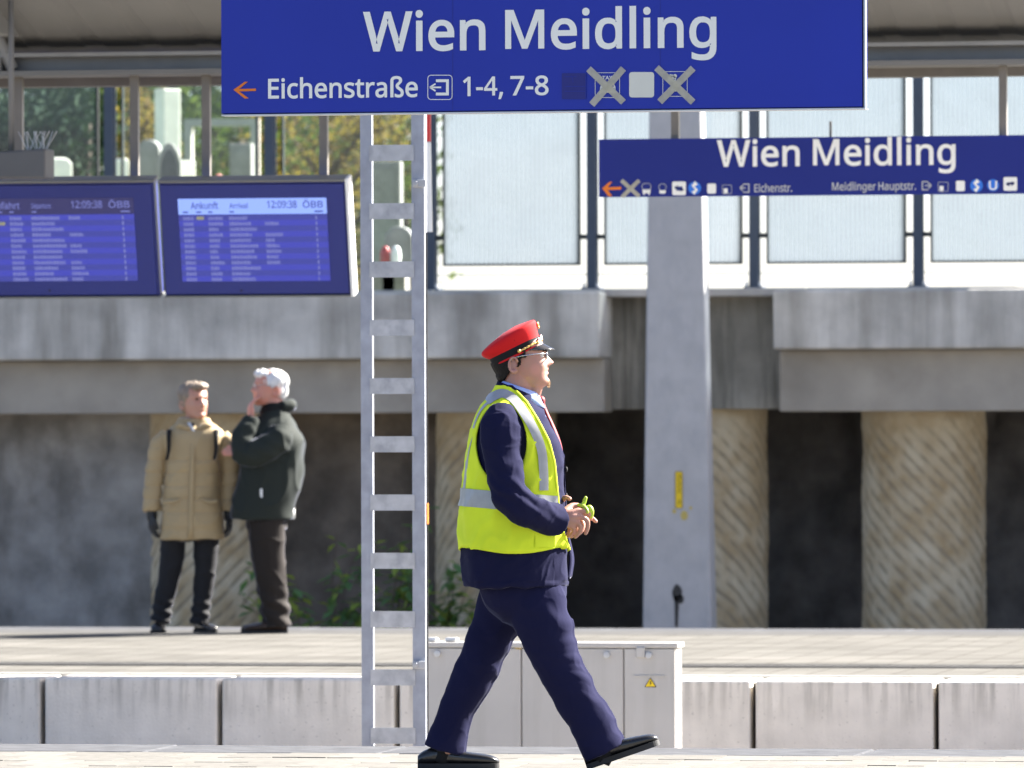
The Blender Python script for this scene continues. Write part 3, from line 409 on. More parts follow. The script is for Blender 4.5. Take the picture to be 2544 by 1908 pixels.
# bored piles with helical tool marks
M['pile'] = None
def pile_mat(sgn):
    m, t, b = nt('bored_pile_concrete'); N = t.nodes; L = t.links; b.inputs['Roughness'].default_value = .95
    at = N.new('ShaderNodeAttribute'); at.attribute_name = 'groove'; tc = N.new('ShaderNodeTexCoord')
    n = N.new('ShaderNodeTexNoise'); n.inputs['Scale'].default_value = 4; n.inputs['Detail'].default_value = 6; L.new(tc.outputs['Object'], n.inputs['Vector'])
    r = N.new('ShaderNodeValToRGB'); e = r.color_ramp.elements; e[0].position = .3; e[0].color = (.44, .32, .17, 1); e[1].position = .62; e[1].color = (.64, .55, .385, 1); L.new(n.outputs[0], r.inputs[0])
    mx = N.new('ShaderNodeMix'); mx.data_type = 'RGBA'; L.new(at.outputs['Fac'], mx.inputs[0]); L.new(r.outputs[0], mx.inputs[6]); mx.inputs[7].default_value = (.30, .245, .165, 1)
    L.new(mx.outputs[2], b.inputs['Base Color'])
    n2 = N.new('ShaderNodeTexNoise'); n2.inputs['Scale'].default_value = 45; n2.inputs['Detail'].default_value = 4; L.new(tc.outputs['Object'], n2.inputs['Vector'])
    bp = N.new('ShaderNodeBump'); bp.inputs['Strength'].default_value = .5; bp.inputs['Distance'].default_value = .01; L.new(n2.outputs[0], bp.inputs['Height']); L.new(bp.outputs[0], b.inputs['Normal'])
    return m
M['pile'] = pile_mat(1)
def pile(px, dia, sgn, label, seed):
    r0 = dia/2; yc = 52.97+r0; x = X(px, 53.1, 1300); na, nh = 200, 170; v = []; f = []; g = []
    h = z_lb+.10
    for i in range(nh+1):
        z = -1.03+(h+1.03)*i/nh
        for j in range(na):
            a = 2*math.pi*j/na
            ph = (z/.115 + sgn*a*r0*.95/.115) + .22*nz(a*2+seed, z*2.5, seed)
            s = (.5+.5*math.cos(2*math.pi*ph)); gate = min(1, max(0, .75+1.3*nz(a*6, z*7, seed+9)))
            top = min(1, max(0, (h-.12-z)/.25+.6*nz(a*4, z*3, seed)))
            d = (s**5)*gate*top; r = r0-.016*d+.014*nz(a*2.2, z*3, seed+4)+.006*nz(a*9, z*14, seed)
            v.append((r*math.cos(a), r*math.sin(a), z)); g.append(min(1, d*1.1))
    for i in range(nh):
        for j in range(na): f.append((i*na+j, i*na+(j+1) % na, (i+1)*na+(j+1) % na, (i+1)*na+j))
    me = MB().add(v, f).mesh('pile_column', M['pile'], True); A = me.attributes.new('groove', 'FLOAT', 'POINT'); A.data.foreach_set('value', g)
    o = link('pile_column', me); o.location = (x, yc, 0); return tag(o, label, 'pile', 'bored piles under the wall beams')
pile(495, .92, -1, 'grooved beige pile behind the two standing people', 1)
pile(1213, .90, -1, 'grooved beige pile partly hidden behind the walking man', 5)
pile(1748, .87, 1, 'grooved beige pile half hidden behind the tall concrete pole', 11)
pile(2282, .92, 1, 'broad grooved beige pile standing free at the right', 17)
# ------------------------------------------------------------------ glass barrier on the wall
YG = 53.05
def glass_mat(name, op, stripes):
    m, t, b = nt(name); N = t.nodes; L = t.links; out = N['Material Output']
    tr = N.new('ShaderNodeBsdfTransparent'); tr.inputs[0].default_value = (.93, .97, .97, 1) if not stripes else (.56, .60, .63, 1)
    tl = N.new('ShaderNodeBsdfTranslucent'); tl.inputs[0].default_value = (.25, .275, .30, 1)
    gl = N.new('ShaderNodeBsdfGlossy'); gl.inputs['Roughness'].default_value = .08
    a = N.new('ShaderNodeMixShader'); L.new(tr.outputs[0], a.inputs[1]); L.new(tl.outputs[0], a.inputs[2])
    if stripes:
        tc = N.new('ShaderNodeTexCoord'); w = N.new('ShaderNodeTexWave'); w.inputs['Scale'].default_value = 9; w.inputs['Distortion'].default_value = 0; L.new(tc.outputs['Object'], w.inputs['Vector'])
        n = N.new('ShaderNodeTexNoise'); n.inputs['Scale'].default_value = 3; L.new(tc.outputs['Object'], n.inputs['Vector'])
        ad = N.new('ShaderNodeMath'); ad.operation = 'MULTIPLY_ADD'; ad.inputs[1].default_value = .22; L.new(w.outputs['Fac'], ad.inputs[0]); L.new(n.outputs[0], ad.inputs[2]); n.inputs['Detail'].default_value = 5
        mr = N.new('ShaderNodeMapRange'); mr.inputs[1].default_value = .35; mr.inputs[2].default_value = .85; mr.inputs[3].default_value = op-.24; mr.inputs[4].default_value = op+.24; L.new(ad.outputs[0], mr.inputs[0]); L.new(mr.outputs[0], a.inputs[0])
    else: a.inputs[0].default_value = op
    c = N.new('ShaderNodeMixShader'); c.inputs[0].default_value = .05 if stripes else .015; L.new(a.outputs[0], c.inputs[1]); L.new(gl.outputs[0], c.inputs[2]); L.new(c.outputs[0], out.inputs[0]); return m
M['glare'] = glass_mat('printed_glass_glare', .50, True); M['clear'] = glass_mat('clear_glass_shaded', .008, False)  # milky panes carry sun glare in the material; clear ones stand for shaded glass
posts = [-133, 274, 672, 1072, 1472, 1875, 2282, 2690]
where = ['beyond the hanging box at the left edge', 'above the left departure board', 'above the right departure board', 'just right of the ladder-like mast', 'at the left end of the rear station sign', 'behind the word Wien on the rear sign', 'behind the word Meidling on the rear sign', 'beyond the right edge']
ztop = Z(120, YG)
for i, px in enumerate(posts):
    x = X(px, YG, 600); w = .036
    o = thing('barrier_post', (x, YG, zc), 'slim blue-grey steel barrier post '+where[i], 'post', 'steel posts of the glass barrier')
    mb = MB().box(x-w, x+w, YG-.05, YG-.042, zc+.02, ztop).box(x-w, x+w, YG+.042, YG+.05, zc+.02, ztop).box(x-.006, x+.006, YG-.042, YG+.042, zc+.02, ztop)
    wobj(mb, 'shaft', M['post'], o)
    wbox('base_plate', M['post'], x-.07, x+.07, YG-.09, YG+.09, zc+.01, zc+.03, o)
    for s in (-1, 1): wobj(MB().cyl((x+s*.052, YG-.065, zc+.03), (x+s*.052, YG-.065, zc+.06), .012, 8), 'bolt', M['metal'], o)
wl = ['at the far left beyond the hanging box', 'clear, above the left departure board', 'clear, above the right departure board and behind the mast', 'bright, right of the mast below the front sign', 'bright, crossed by the tall concrete pole', 'bright, behind the rear sign right of the pole', 'bright, at the right end behind the rear sign']
zb = Z(655, YG, 1272)
for i in range(7):
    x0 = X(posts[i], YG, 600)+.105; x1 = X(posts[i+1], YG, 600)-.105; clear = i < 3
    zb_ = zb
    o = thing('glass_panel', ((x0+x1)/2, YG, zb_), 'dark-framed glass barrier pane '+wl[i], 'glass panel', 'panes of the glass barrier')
    wobj(MB().box(x0, x1, YG-.006, YG+.006, zb_, ztop-.1), 'pane', M['clear' if clear else 'glare'], o)
    fr = .016
    mb = MB().box(x0-fr, x0, YG-.02, YG+.02, zb_-fr, ztop-.1).box(x1, x1+fr, YG-.02, YG+.02, zb_-fr, ztop-.1).box(x0, x1, YG-.02, YG+.02, zb_-fr, zb_)
    wobj(mb, 'frame', M['frame'], o)
    for zz in (Z(590, YG), Z(150, YG)):
        for s, xx in ((-1, x0), (1, x1)):
            xa, xb2 = sorted((xx+s*.012, xx+s*.07))
            wobj(MB().box(xa, xb2, YG-.03, YG-.012, zz-.018, zz+.018).cyl(((xa+xb2)/2, YG-.034, zz+.0), ((xa+xb2)/2, YG-.02, zz), .02, 10), 'clamp', M['frame'], o)
wire = M['post']
tag(wobj(MB().cyl((-20, YG-.025, Z(683, YG)), (4, YG-.025, Z(683, YG)), .004, 6), 'barrier_wire', mat('green_wire', (.03, .07, .07), .5, 0)), 'thin dark green wire running along below the glass panes', 'wire')
# ------------------------------------------------------------------ canopy over the far platform
YC = 40.4
xe = X(2610, YC); xw = -24.0; z_ce = Z(127, YC, 300)-.015
cn = thing('platform_canopy', (X(-600, YC), YC, 0), 'grey sheet-metal platform roof with a long steel beam, seen from below', 'canopy')
mb = MB(); x = xw; prof = []
while x < xe: prof += [(x, 0), (x+.20, 0), (x+.225, .006), (x+.305, .006)]; x += .33
v = []; f = []
for (xx, dz) in prof: v += [(xx, 39.25, z_ce+.36+dz), (xx, 40.75, z_ce+dz)]
for i in range(len(prof)-1): f.append((2*i, 2*i+2, 2*i+3, 2*i+1))
o = wobj(MB().add(v, f), 'roof_sheet', M['canopy'], cn); s = o.modifiers.new('s', 'SOLIDIFY'); s.thickness = .01; s.offset = 1
v = []; f = []
for xx in (xw, xe): v += [(xx, 39.2, z_ce+.45), (xx, 40.85, z_ce+.05), (xx, 40.85, z_ce+.11), (xx, 39.2, z_ce+.51)]
wobj(MB().add(v, [(0,1,2,3), (4,5,6,7), (0,4,5,1), (1,5,6,2), (2,6,7,3), (3,7,4,0)]), 'roof_deck', M['canopy_steel'], cn)
zt, zf = Z(127, YC, 300)-.02, Z(188, YC, 300)
bo = wobj(MB().box(xw, xe, YC+.02, YC+.04, zf+.03, zt), 'steel_beam', M['canopy_steel'], cn)
wobj(MB().box(xw, xe, YC-.12, YC+.18, zf, zf+.028), 'flange', M['canopy'], bo)
wobj(MB().box(xw, xe, YC-.10, YC+.16, zt-.012, zt+.010), 'flange', M['canopy_steel'], bo)
wobj(MB().box(xw, xe, YC+.30, YC+.42, zf-.045, zt), 'rear_purlin', M['hanger'], cn)
for px in (-640, -2900):
    xx = X(px, YC); wobj(MB().cyl((xx, YC, 0), (xx, YC, zf), .11, 20), 'column', M['canopy_steel'], cn, True)
# cross beam with diagonal strut at the left edge
xx = X(38, YC, 100)
wobj(MB().box(xx-.05, xx+.05, 39.3, YC-.13, z_ce+.10, z_ce+.3).box(xx-.075, xx-.06, YC-.12, YC+.018, zf+.03, zt-.014), 'cross_beam', M['canopy_steel'], cn)
wobj(MB().cyl((X(-95, YC), YC-.10, zf+.74), (xx, YC-.06, zt-.08), .035, 10), 'strut', M['canopy_steel'], cn)
# ------------------------------------------------------------------ blues and print colours
M['blue'] = mat('sign_blue', (.013, .030, .35), .36, .07, 1.3, spec=.3)
M['blue2'] = mat('sign_blue_faded', (.017, .027, .20), .5, .03, 2, spec=.2)
M['bezel'] = mat('board_blue', (.012, .024, .18), .35, .03, 2, spec=.4)
M['dkblue0'] = mat('seam_blue', (.013, .02, .24), .5, 0); M['dkbox0'] = mat('housing_grey', (.16, .16, .155), .5, .06, 6)
M['print'] = mat('white_film', (.90, .875, .79), .5, .02, 4)
M['printg'] = mat('worn_white_film', (.50, .50, .50), .6, .15, 30)
M['orange'] = mat('orange_film', (.80, .20, .015), .5, .02, 4)
M['tape'] = mat('yellowed_tape', (.58, .54, .40), .6, .12, 40)
tp = M['tape']; tn = tp.node_tree; tt_ = tn.nodes.new('ShaderNodeBsdfTransparent'); tx_ = tn.nodes.new('ShaderNodeMixShader'); tx_.inputs[0].default_value = .72; tn.links.new(tt_.outputs[0], tx_.inputs[1]); tn.links.new(tn.nodes['Principled BSDF'].outputs[0], tx_.inputs[2]); tn.links.new(tx_.outputs[0], tn.nodes['Material Output'].inputs[0])
M['dkblue'] = mat('dark_blue_film', (.014, .018, .19), .45, .05, 10)
M['sblue'] = mat('bright_blue_film', (.03, .18, .68), .45, .02, 4)
M['cream'] = mat('cream_film', (.72, .70, .60), .55, .03, 10)
M['alu'] = mat('aluminium_edge', (.55, .56, .58), .4, .05, 12, metal=.5)
M['black'] = mat('black_gap', (.008, .008, .01), .6, 0)
# ------------------------------------------------------------------ front station sign
YS = 27.3
x0, x1 = X(550, YS, 200), X(2150, YS, 200); zb0 = atY(1350, 277, YS).z; zt0 = zb0+.66
sg = thing('station_sign', ((x0+x1)/2, YS, zb0), 'large crisp blue station name sign hanging at the top, nearest the camera', 'sign')
wbox('sign_face', M['blue'], x0, x1-.012, YS, YS+.02, zb0+.006, zt0, sg)
wbox('sign_body', M['blue'], x0, x1-.002, YS+.021, YS+.07, zb0+.002, zt0, sg, .004)
wbox('bottom_trim', M['alu'], x0, x1, YS-.002, YS+.072, zb0-.004, zb0+.001, sg)
for px in (1124, 1640): flat('panel_seam', [rect(px, -20, px+1.2, 274)], YS-.0012, M['dkblue0'], sg)
wbox('edge_gap', M['black'], x1-.011, x1-.006, YS+.004, YS+.02, zb0+.006, zt0, sg)
wbox('edge_trim', M['alu'], x1-.0055, x1+.002, YS-.004, YS+.0208, zb0+.002, zt0, sg)
YT = YS-.0025
text('lettering', 'Wien Meidling', 902, 126, 1780, 94, YT, M['print'], sg, 6)
text('lettering', 'Eichenstraße', 666, 244, 1038, 47, YT, M['print'], sg, 0)
text('lettering', '1-4,', 1150, 238, 1250, 46, YT, M['print'], sg, 4)
text('lettering', '7-8', 1268, 236, 1363, 46, YT, M['print'], sg, 4)
flat('arrow', [[(580, 223), (608, 203), (616, 203), (594, 221), (636, 220), (636, 226), (594, 227), (618, 244), (608, 245)]], YT, M['orange'], sg)
def ring(x0, y0, x1, y1, w, r): 
    a, b_ = rrect(x0, y0, x1, y1, r), rrect(x0+w, y0+w, x1-w, y1-w, max(1, r-w)); n = len(a)
    return [[a[i], a[(i+1) % n], b_[(i+1) % n], b_[i]] for i in range(n)]
flat('exit_symbol', ring(1062, 186, 1124, 248, 1.6, 9)+[rect(1083, 197, 1115, 204), rect(1108, 204, 1115, 230), rect(1083, 230, 1115, 237), rect(1070, 215, 1096, 219), bar(1068, 217, 1082, 208, 4), bar(1068, 217, 1082, 226, 4)], YT, M['print'], sg)
flat('cover_patch', [rect(1396, 182, 1456, 246)], YT, M['dkblue'], sg)
flat('patch_crease', [rect(1402, 190, 1432, 191.2), bar(1420, 188, 1424, 204, 1.2), rect(1404, 214, 1452, 215.2), rect(1402, 226, 1453, 227.2), rect(1455, 180, 1456.2, 246)], YT-.002, M['blue'], sg)
flat('taxi_symbol', ring(1478, 180, 1540, 243, 1.4, 8)+[[(1496, 205), (1524, 205), (1529, 216), (1530, 233), (1525, 233), (1525, 230), (1496, 230), (1496, 233), (1490, 233), (1491, 216)]], YT, M['cream'], sg)
flat('taxi_window', [[(1498, 208), (1522, 208), (1525, 215), (1495, 215)], disc(1495, 221, 2, 10), disc(1525, 221, 2, 10)], YT-.002, M['blue'], sg)
text('lettering', 'TAXI', 1496, 198, 1526, 9, YT, M['print'], sg)
flat('blank_square', [rrect(1563, 179, 1625, 242, 7)], YT, M['cream'], sg)
flat('ride_symbol', ring(1646, 177, 1708, 240, 1.4, 8)+[disc(1670, 195, 10, 16), disc(1666, 189, 5, 10), disc(1677, 189, 5, 10)], YT, M['cream'], sg)
flat('face_slot', [rect(1664, 196, 1676, 198)], YT-.002, M['blue'], sg)
text('lettering', 'ride', 1660, 227, 1696, 11, YT, M['cream'], sg); text('lettering', '+', 1688, 206, 1698, 8, YT, M['cream'], sg)
for a in ((1462, 171, 1549, 254), (1549, 170, 1470, 260), (1631, 168, 1722, 254), (1722, 169, 1639, 253)):
    flat('tape_strip', [bar(*a, 17)], YT-.004-.001*(a[0] > a[2]), M['tape'], sg)
cb = thing('canopy_beam', (x0-6, YS+.08, 0), 'steel roof beam above the front sign, out of the picture', 'beam')
wobj(MB().box(x0-6.2, x1+6.2, YS-.02, YS+.18, zt0+.9, zt0+1.1), 'girder', M['canopy_steel'], cb)
for xx in (x0-6, x1+6): wobj(MB().cyl((xx, YS+.08, 0), (xx, YS+.08, zt0+.9), .1, 16), 'column', M['canopy_steel'], cb, True)
for xx in (x0+.4, x1-.4): wobj(MB().cyl((xx, YS+.08, zt0), (xx, YS+.08, zt0+.9), .02, 10), 'hanger', M['canopy_steel'], sg)
# ------------------------------------------------------------------ rear station sign
YS2 = YC-.02
x0, x1 = X(1488, YS2, 420), X(2660, YS2, 420); za, zb2 = atY(1488, 346, YS2).z, atY(1488, 490, YS2).z
s2 = thing('station_sign', ((x0+x1)/2, YS2, zb2), 'smaller blurred blue station name sign hanging behind, at the right', 'sign')
wbox('sign_face', M['blue2'], x0, x1, YS2, YS2+.02, zb2, za, s2); wbox('sign_body', M['alu'], x0+.004, x1-.004, YS2+.021, YS2+.12, zb2+.004, za-.004, s2)
for px in (1675, 2490): xx = X(px, YC, 300); wbox('hanger', M['hanger'], xx-.022, xx+.022, YS2+.04, YS2+.09, za, zf-.002, s2)
xx = X(2061, YC, 300); wbox('hanger_stub', M['hanger'], xx-.006, xx+.006, YS2+.05, YS2+.07, za, za+.09, s2)
YT2 = YS2-.003
text('lettering', 'Wien Meidling', 1781, 413, 2374, 63, YT2, M['print'], s2, 6)
text('lettering', 'Eichenstr.', 1874, 477, 1968, 19, YT2, M['printg'], s2); text('lettering', 'Meidlinger Hauptstr.', 2067, 473, 2276, 19, YT2, M['printg'], s2)
flat('arrow', [[(1496, 468), (1514, 452), (1521, 452), (1510, 465), (1543, 464), (1543, 471), (1510, 472), (1521, 487), (1512, 488)]], YT2, M['orange'], s2)
for a in ((1544, 448, 1588, 488), (1588, 448, 1545, 490)): flat('tape_strip', [bar(*a, 10)], YT2-.001*(a[0] > 1560)-.001, M['tape'], s2)
def sq(x, y, r=16): return [rrect(x-r, y-r, x+r, y+r, 4)]
flat('symbol_plate', sq(1687, 468, 17)+sq(2510, 457, 17), YT2, M['print'], s2, True)
flat('symbol_print', [bar(1676, 466, 1695, 466, 5), bar(1680, 471, 1698, 471, 5), [(1676, 468), (1684, 460), (1684, 468)], [(1698, 469), (1690, 477), (1690, 469)], bar(2500, 457, 2520, 455, 5), [(2500, 459), (2508, 451), (2508, 463)], [(2521, 455), (2513, 450), (2513, 463)]], YT2-.002, M['bezel'], s2)
flat('round_symbol', [disc(1726, 467, 16), disc(2426, 461, 16), disc(2467, 460, 15)], YT2, M['sblue'], s2, True)
for cx, cy in ((1726, 467), (2426, 461)): flat('letter_mark', [[(cx+1, cy-17), (cx+8, cy-8), (cx-1, cy-4), (cx+8, cy+4), (cx-1, cy+17), (cx-8, cy+9), (cx+1, cy+5), (cx-8, cy-6)]], YT2-.002, M['print'], s2)
text('letter_mark', 'U', 2457, 471, 2477, 21, YT2-.002, M['print'], s2)
flat('pictogram', [rrect(1757, 456, 1779, 481, 4), rrect(2375, 449, 2397, 475, 4), rrect(1596, 470, 1616, 480, 3), rect(1598, 480, 1602, 484), rect(1610, 480, 1614, 484), rrect(1638, 472, 1654, 481, 3), rect(1798, 468, 1808, 480), rect(2334, 462, 2344, 474)], YT2, M['print'], s2, True)
flat('pictogram', ring(1594, 455, 1618, 472, 1.5, 8)+ring(1636, 456, 1656, 474, 1.5, 9)+ring(1794, 459, 1818, 482, 1.2, 3)+ring(2330, 452, 2356, 476, 1.2, 3)+[rect(1846, 456, 1862, 459), rect(1859, 459, 1862, 478), rect(1846, 476, 1862, 479), bar(1838, 467, 1852, 467, 3), bar(1838, 467, 1846, 460, 3), bar(1838, 467, 1846, 474, 3), rect(2290, 450, 2306, 453), rect(2290, 453, 2293, 472), rect(2290, 470, 2306, 473), bar(2298, 461, 2314, 461, 3), bar(2314, 461, 2306, 454, 3), bar(2314, 461, 2306, 468, 3)], YT2-.001, M['printg'], s2)['kind'] = 'stuff'
# ------------------------------------------------------------------ departure boards, tipped towards the platform
def emis(name, col, s):
    m, t, b = nt(name); b.inputs['Base Color'].default_value = (.01, .012, .05, 1); b.inputs['Roughness'].default_value = .3
    b.inputs['Emission Color'].default_value = (*col, 1); b.inputs['Emission Strength'].default_value = s; return m
M['row1'] = emis('screen_row_bright', (.032, .045, .46), .16); M['row2'] = emis('screen_row_dark', (.020, .030, .24), .22)
M['head'] = emis('screen_header_pale', (.25, .38, .92), .21); M['txt'] = emis('screen_text', (.22, .25, .70), .115); M['txtd'] = emis('screen_text_dark', (.03, .05, .30), .17); M['txty'] = emis('screen_text_yellow', (.45, .45, .25), .1)
M['scr'] = emis('screen_ground', (.012, .014, .10), .15)
def board(pxl, pxr, pyt, pyb, label, sx0, sx1, pale, names, hang, right_edge):
    a = atY(pxl, pyb, YC-.02); bb = atY(pxr, pyb, YC-.02); w = bb.x-a.x; tilt = R(14); h = (atY(pxl, pyt, YC-.02).z-a.z)/math.cos(tilt)
    root = thing('departure_board', (a.x, a.y, a.z), label, 'display board', 'departure boards hung under the roof beam'); root.rotation_euler = (tilt, 0, 0)
    def lb(name, m, x0, x1, y0, y1, z0, z1, bev=0): return MB().box(x0, x1, y0, y1, z0, z1).obj(name, m, root, bevel=bev)
    lb('housing', M['bezel'], 0, w, .012, .12, 0, h, .006); lb('front_panel', M['bezel'], .012, w-.012, 0, .0115, .012, h-.012)
    lb('top_rail', M['canopy'], -.004, w+.004, -.004, .125, h+.001, h+.016, .003); lb('bottom_rail', M['dkbox0'], -.004, w+.004, -.004, .125, -.012, -.001, .003)
    if right_edge: lb('sunlit_side', M['white'], w+.001, w+.020, -.01, .10, -.01, h+.02, .004)  # white strip stands for sunlight on the end face of the board
    # screen: px -> local
    k = w/(pxr-pxl)
    def lx(p): return (p-pxl)*k
    def lz(p): return (pyb-p)/(pyb-pyt)*h
    def q(m, name, rs, d):
        mb = MB()
        for x0, y0, x1, y1 in rs: mb.add([(lx(x0), -d, lz(y1)), (lx(x1), -d, lz(y1)), (lx(x1), -d, lz(y0)), (lx(x0), -d, lz(y0))], [(0, 1, 2, 3)])
        return mb.obj(name, m, root)
    def tx(s, x0, y0, x1, cap, m):
        v, f = text_tris(s); W_ = max(p[0] for p in v); sx = (x1-x0)*k/W_; sz = cap/(pyb-pyt)*h
        return MB().add([(lx(x0)+p[0]*sx, -.0052, lz(y0)+p[1]*sz) for p in v], f).obj('lettering', m, root)
    ty, by = 496, 700
    q(M['scr'], 'screen', [(sx0, ty, sx1, by)], .002)
    if pale: q(M['head'], 'header_bar', [(sx0, ty, sx1, 535)], .0035)
    n = 12; hh = (by-536)/n; Wd = sx1-sx0
    for i in range(n): q(M['row1' if (i % 2 == 0) ^ pale else 'row2'], 'row_band', [(sx0, 536+hh*i, sx1, 536+hh*(i+1))], .0035)
    rr = []; ry = []; rnd = random.Random(3 if pale else 4)
    for i in range(n):
        y = 536+hh*i+3.5
        def word(x, ln):
            e = x+ln
            while x < e: d = rnd.uniform(3, 7); rr.append((x, y+rnd.uniform(0, 1.6), min(x+d, e), y+hh-4.5)); x += d+1.2
        word(sx0+Wd*.03, Wd*.07); word(sx0+Wd*.20, Wd*rnd.uniform(.05, .10)); word(sx0+Wd*.34, Wd*rnd.uniform(.12, .22))
        if rnd.random() < .6: word(sx0+Wd*.58, Wd*rnd.uniform(.05, .12))
        word(sx0+Wd*.92, Wd*.012)
    ry.append((sx0+Wd*.12, 536+hh*(0 if pale else 1)+3.5, sx0+Wd*.17, 536+hh*(1 if pale else 2)-2))
    q(M['txt'], 'row_text', rr, .005)['kind'] = 'stuff'; q(M['txty'], 'delay_text', ry, .005)
    tm = M['txtd'] if pale else M['txt']
    tx(names[0], sx0+Wd*.085, 521, sx0+Wd*.27, 16, tm); tx(names[1], sx0+Wd*.345, 520, sx0+Wd*.47, 12, tm)
    tx('12:09:38', sx0+Wd*.60, 520, sx0+Wd*.80, 17, tm); tx('ÖBB', sx0+Wd*.84, 520, sx0+Wd*.975, 16, tm)
    q(tm, 'column_heads', [(sx0+Wd*f, 527, sx0+Wd*(f+g), 531) for f, g in ((.03, .035), (.12, .035), (.20, .03), (.345, .03), (.915, .06))], .0051)
    MB().cyl((lx((pxl+pxr)/2-40), -.004, lz(723)), (lx((pxl+pxr)/2-40), 0, lz(723)), .006, 8).obj('sensor_dot', M['black'], root)
    for p in hang:
        xx = X(p, YC, 300)-a.x; hg = MB().box(xx-.024, xx+.024, .05, .09, h*.9, (zf-a.z-.01)/math.cos(tilt)+.02).obj('hanger', M['hanger'], root); hg.rotation_euler = (-tilt, 0, 0)
    return root
bd1 = board(-66, 396, 460, 738, 'blue departure screen at the left edge, dark header', -40, 346, False, ('Abfahrt', 'Departure'), (330, 42), False)
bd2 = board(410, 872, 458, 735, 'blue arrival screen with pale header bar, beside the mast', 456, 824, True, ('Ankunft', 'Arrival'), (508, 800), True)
# hanging box with bird spikes
YH = 39.55
x0, x1 = X(-40, YH, 400), X(112, YH, 400)
hb = thing('hanging_box', ((x0+x1)/2, YH, Z(432, YH)), 'dark grey box with bird spikes hanging above the left departure board', 'sign box')
M['dkbox'] = mat('dark_grey_paint', (.10, .10, .10), .6, .06, 6)
a, c = Z(430, YH), Z(366, YH)
v = [(x0, YH, a), (x1, YH, a-.005), (x1, YH, c+.02), (x0, YH, c)]; v += [(p[0], YH+.22, p[2]) for p in v]
wobj(MB().add(v, [(0,1,2,3), (4,5,6,7), (0,4,5,1), (1,5,6,2), (2,6,7,3), (3,7,4,0)]), 'casing', M['dkbox'], hb, bevel=.01)
xx = X(17, YH, 200); wobj(MB().cyl((xx, YH+.1, c), (xx, YH+.1, z_ce+.5), .017, 10), 'rod', M['canopy'], hb, True)
for px in (62, 84, 102):
    p0 = X(px, YH); wobj(MB().add(*sum_mb([MB().cyl((p0, YH+.1, c), (p0+dx, YH+.1+dy, c+.12), .0018, 5) for dx, dy in ((-.06, 0), (-.03, .04), (0, -.03), (.04, .03), (.07, 0))])), 'bird_spike', M['alu'], hb)
# ------------------------------------------------------------------ ladder-like catenary mast between the tracks
YM = 33.9
xa, xb2, xc, xd = X(897, YM, 1000), X(926, YM, 1000), X(1024, YM, 1000), X(1056, YM, 1000)
ms = thing('catenary_mast', ((xa+xd)/2, YM, -1.0), 'pale galvanised ladder-like lattice mast standing behind the walking man', 'mast')
zt1 = Z(-60, YM)
def chan(x0, x1, s):
    w = .006
    mb = MB().box(x0, x1, YM-.004, YM+.004, -.98, zt1)
    e = x0 if s < 0 else x1-w
    mb.box(x0, x0+w, YM+.004, YM+.05, -.98, zt1).box(x1-w, x1, YM+.004, YM+(.025 if s < 0 else .06), -.98, zt1)
    return mb
for p in ((xa, xb2, -1), (xc, xd, 1)): wobj(chan(*p), 'channel', M['galv2'], ms)
for i in range(-2, 14):
    zz = Z(377+145.2*i, YM); wobj(MB().box(xb2-.012, xc+.012, YM-.010, YM-.0045, zz-.038, zz+.038), 'batten', M['galv'], ms)
for py, px in ((456, 1040), (1652, 1040)):
    p = atY(px, py, YM-.02); wobj(MB().box(p.x-.028, p.x+.036, YM-.03, YM-.012, p.z-.018, p.z+.018).cyl((p.x-.012, YM-.04, p.z), (p.x-.012, YM-.03, p.z), .012, 10), 'clamp', M['galv'], ms, bevel=.003)
wobj(MB().box(xd+.001, xd+.006, YM+.02, YM+.05, Z(1302, YM), Z(1250, YM)), 'orange_tag', M['orange'], ms)
wobj(MB().cyl((xd+.003, YM+.03, -.98), (xd+.003, YM+.03, Z(575, YM)), .004, 8), 'earth_cable', M['black'], ms)
ym = 39.5
mk = thing('marker_bar', (X(1066, ym), ym, Z(575, ym)), 'narrow red and white marker strip showing just right of the mast', 'marker')
v = [atY(1057, 200, ym), atY(1070, 200, ym), atY(1068, 350, ym), atY(1060, 350, ym)]
def slab(P, dy=.02): return MB().add([(p.x, p.y, p.z) for p in P]+[(p.x, p.y+dy, p.z) for p in P], [(0,1,2,3), (4,5,6,7), (0,4,5,1), (1,5,6,2), (2,6,7,3), (3,7,4,0)])
wobj(slab([atY(1056, 150, ym), atY(1069, 150, ym), atY(1069, 352, ym), atY(1058, 352, ym)]), 'red_half', mat('red_paint', (.55, .03, .03), .5, .03, 4), mk)
wobj(slab([atY(1058, 353, ym), atY(1069, 353, ym), atY(1073, 576, ym), atY(1062, 576, ym)]), 'white_half', M['white'], mk)
wobj(MB().cyl((X(1050, ym), ym+.05, Z(150, ym)), (X(1050, ym), ym+.05, z_ce+.4), .012, 8), 'rod', M['hanger'], mk)
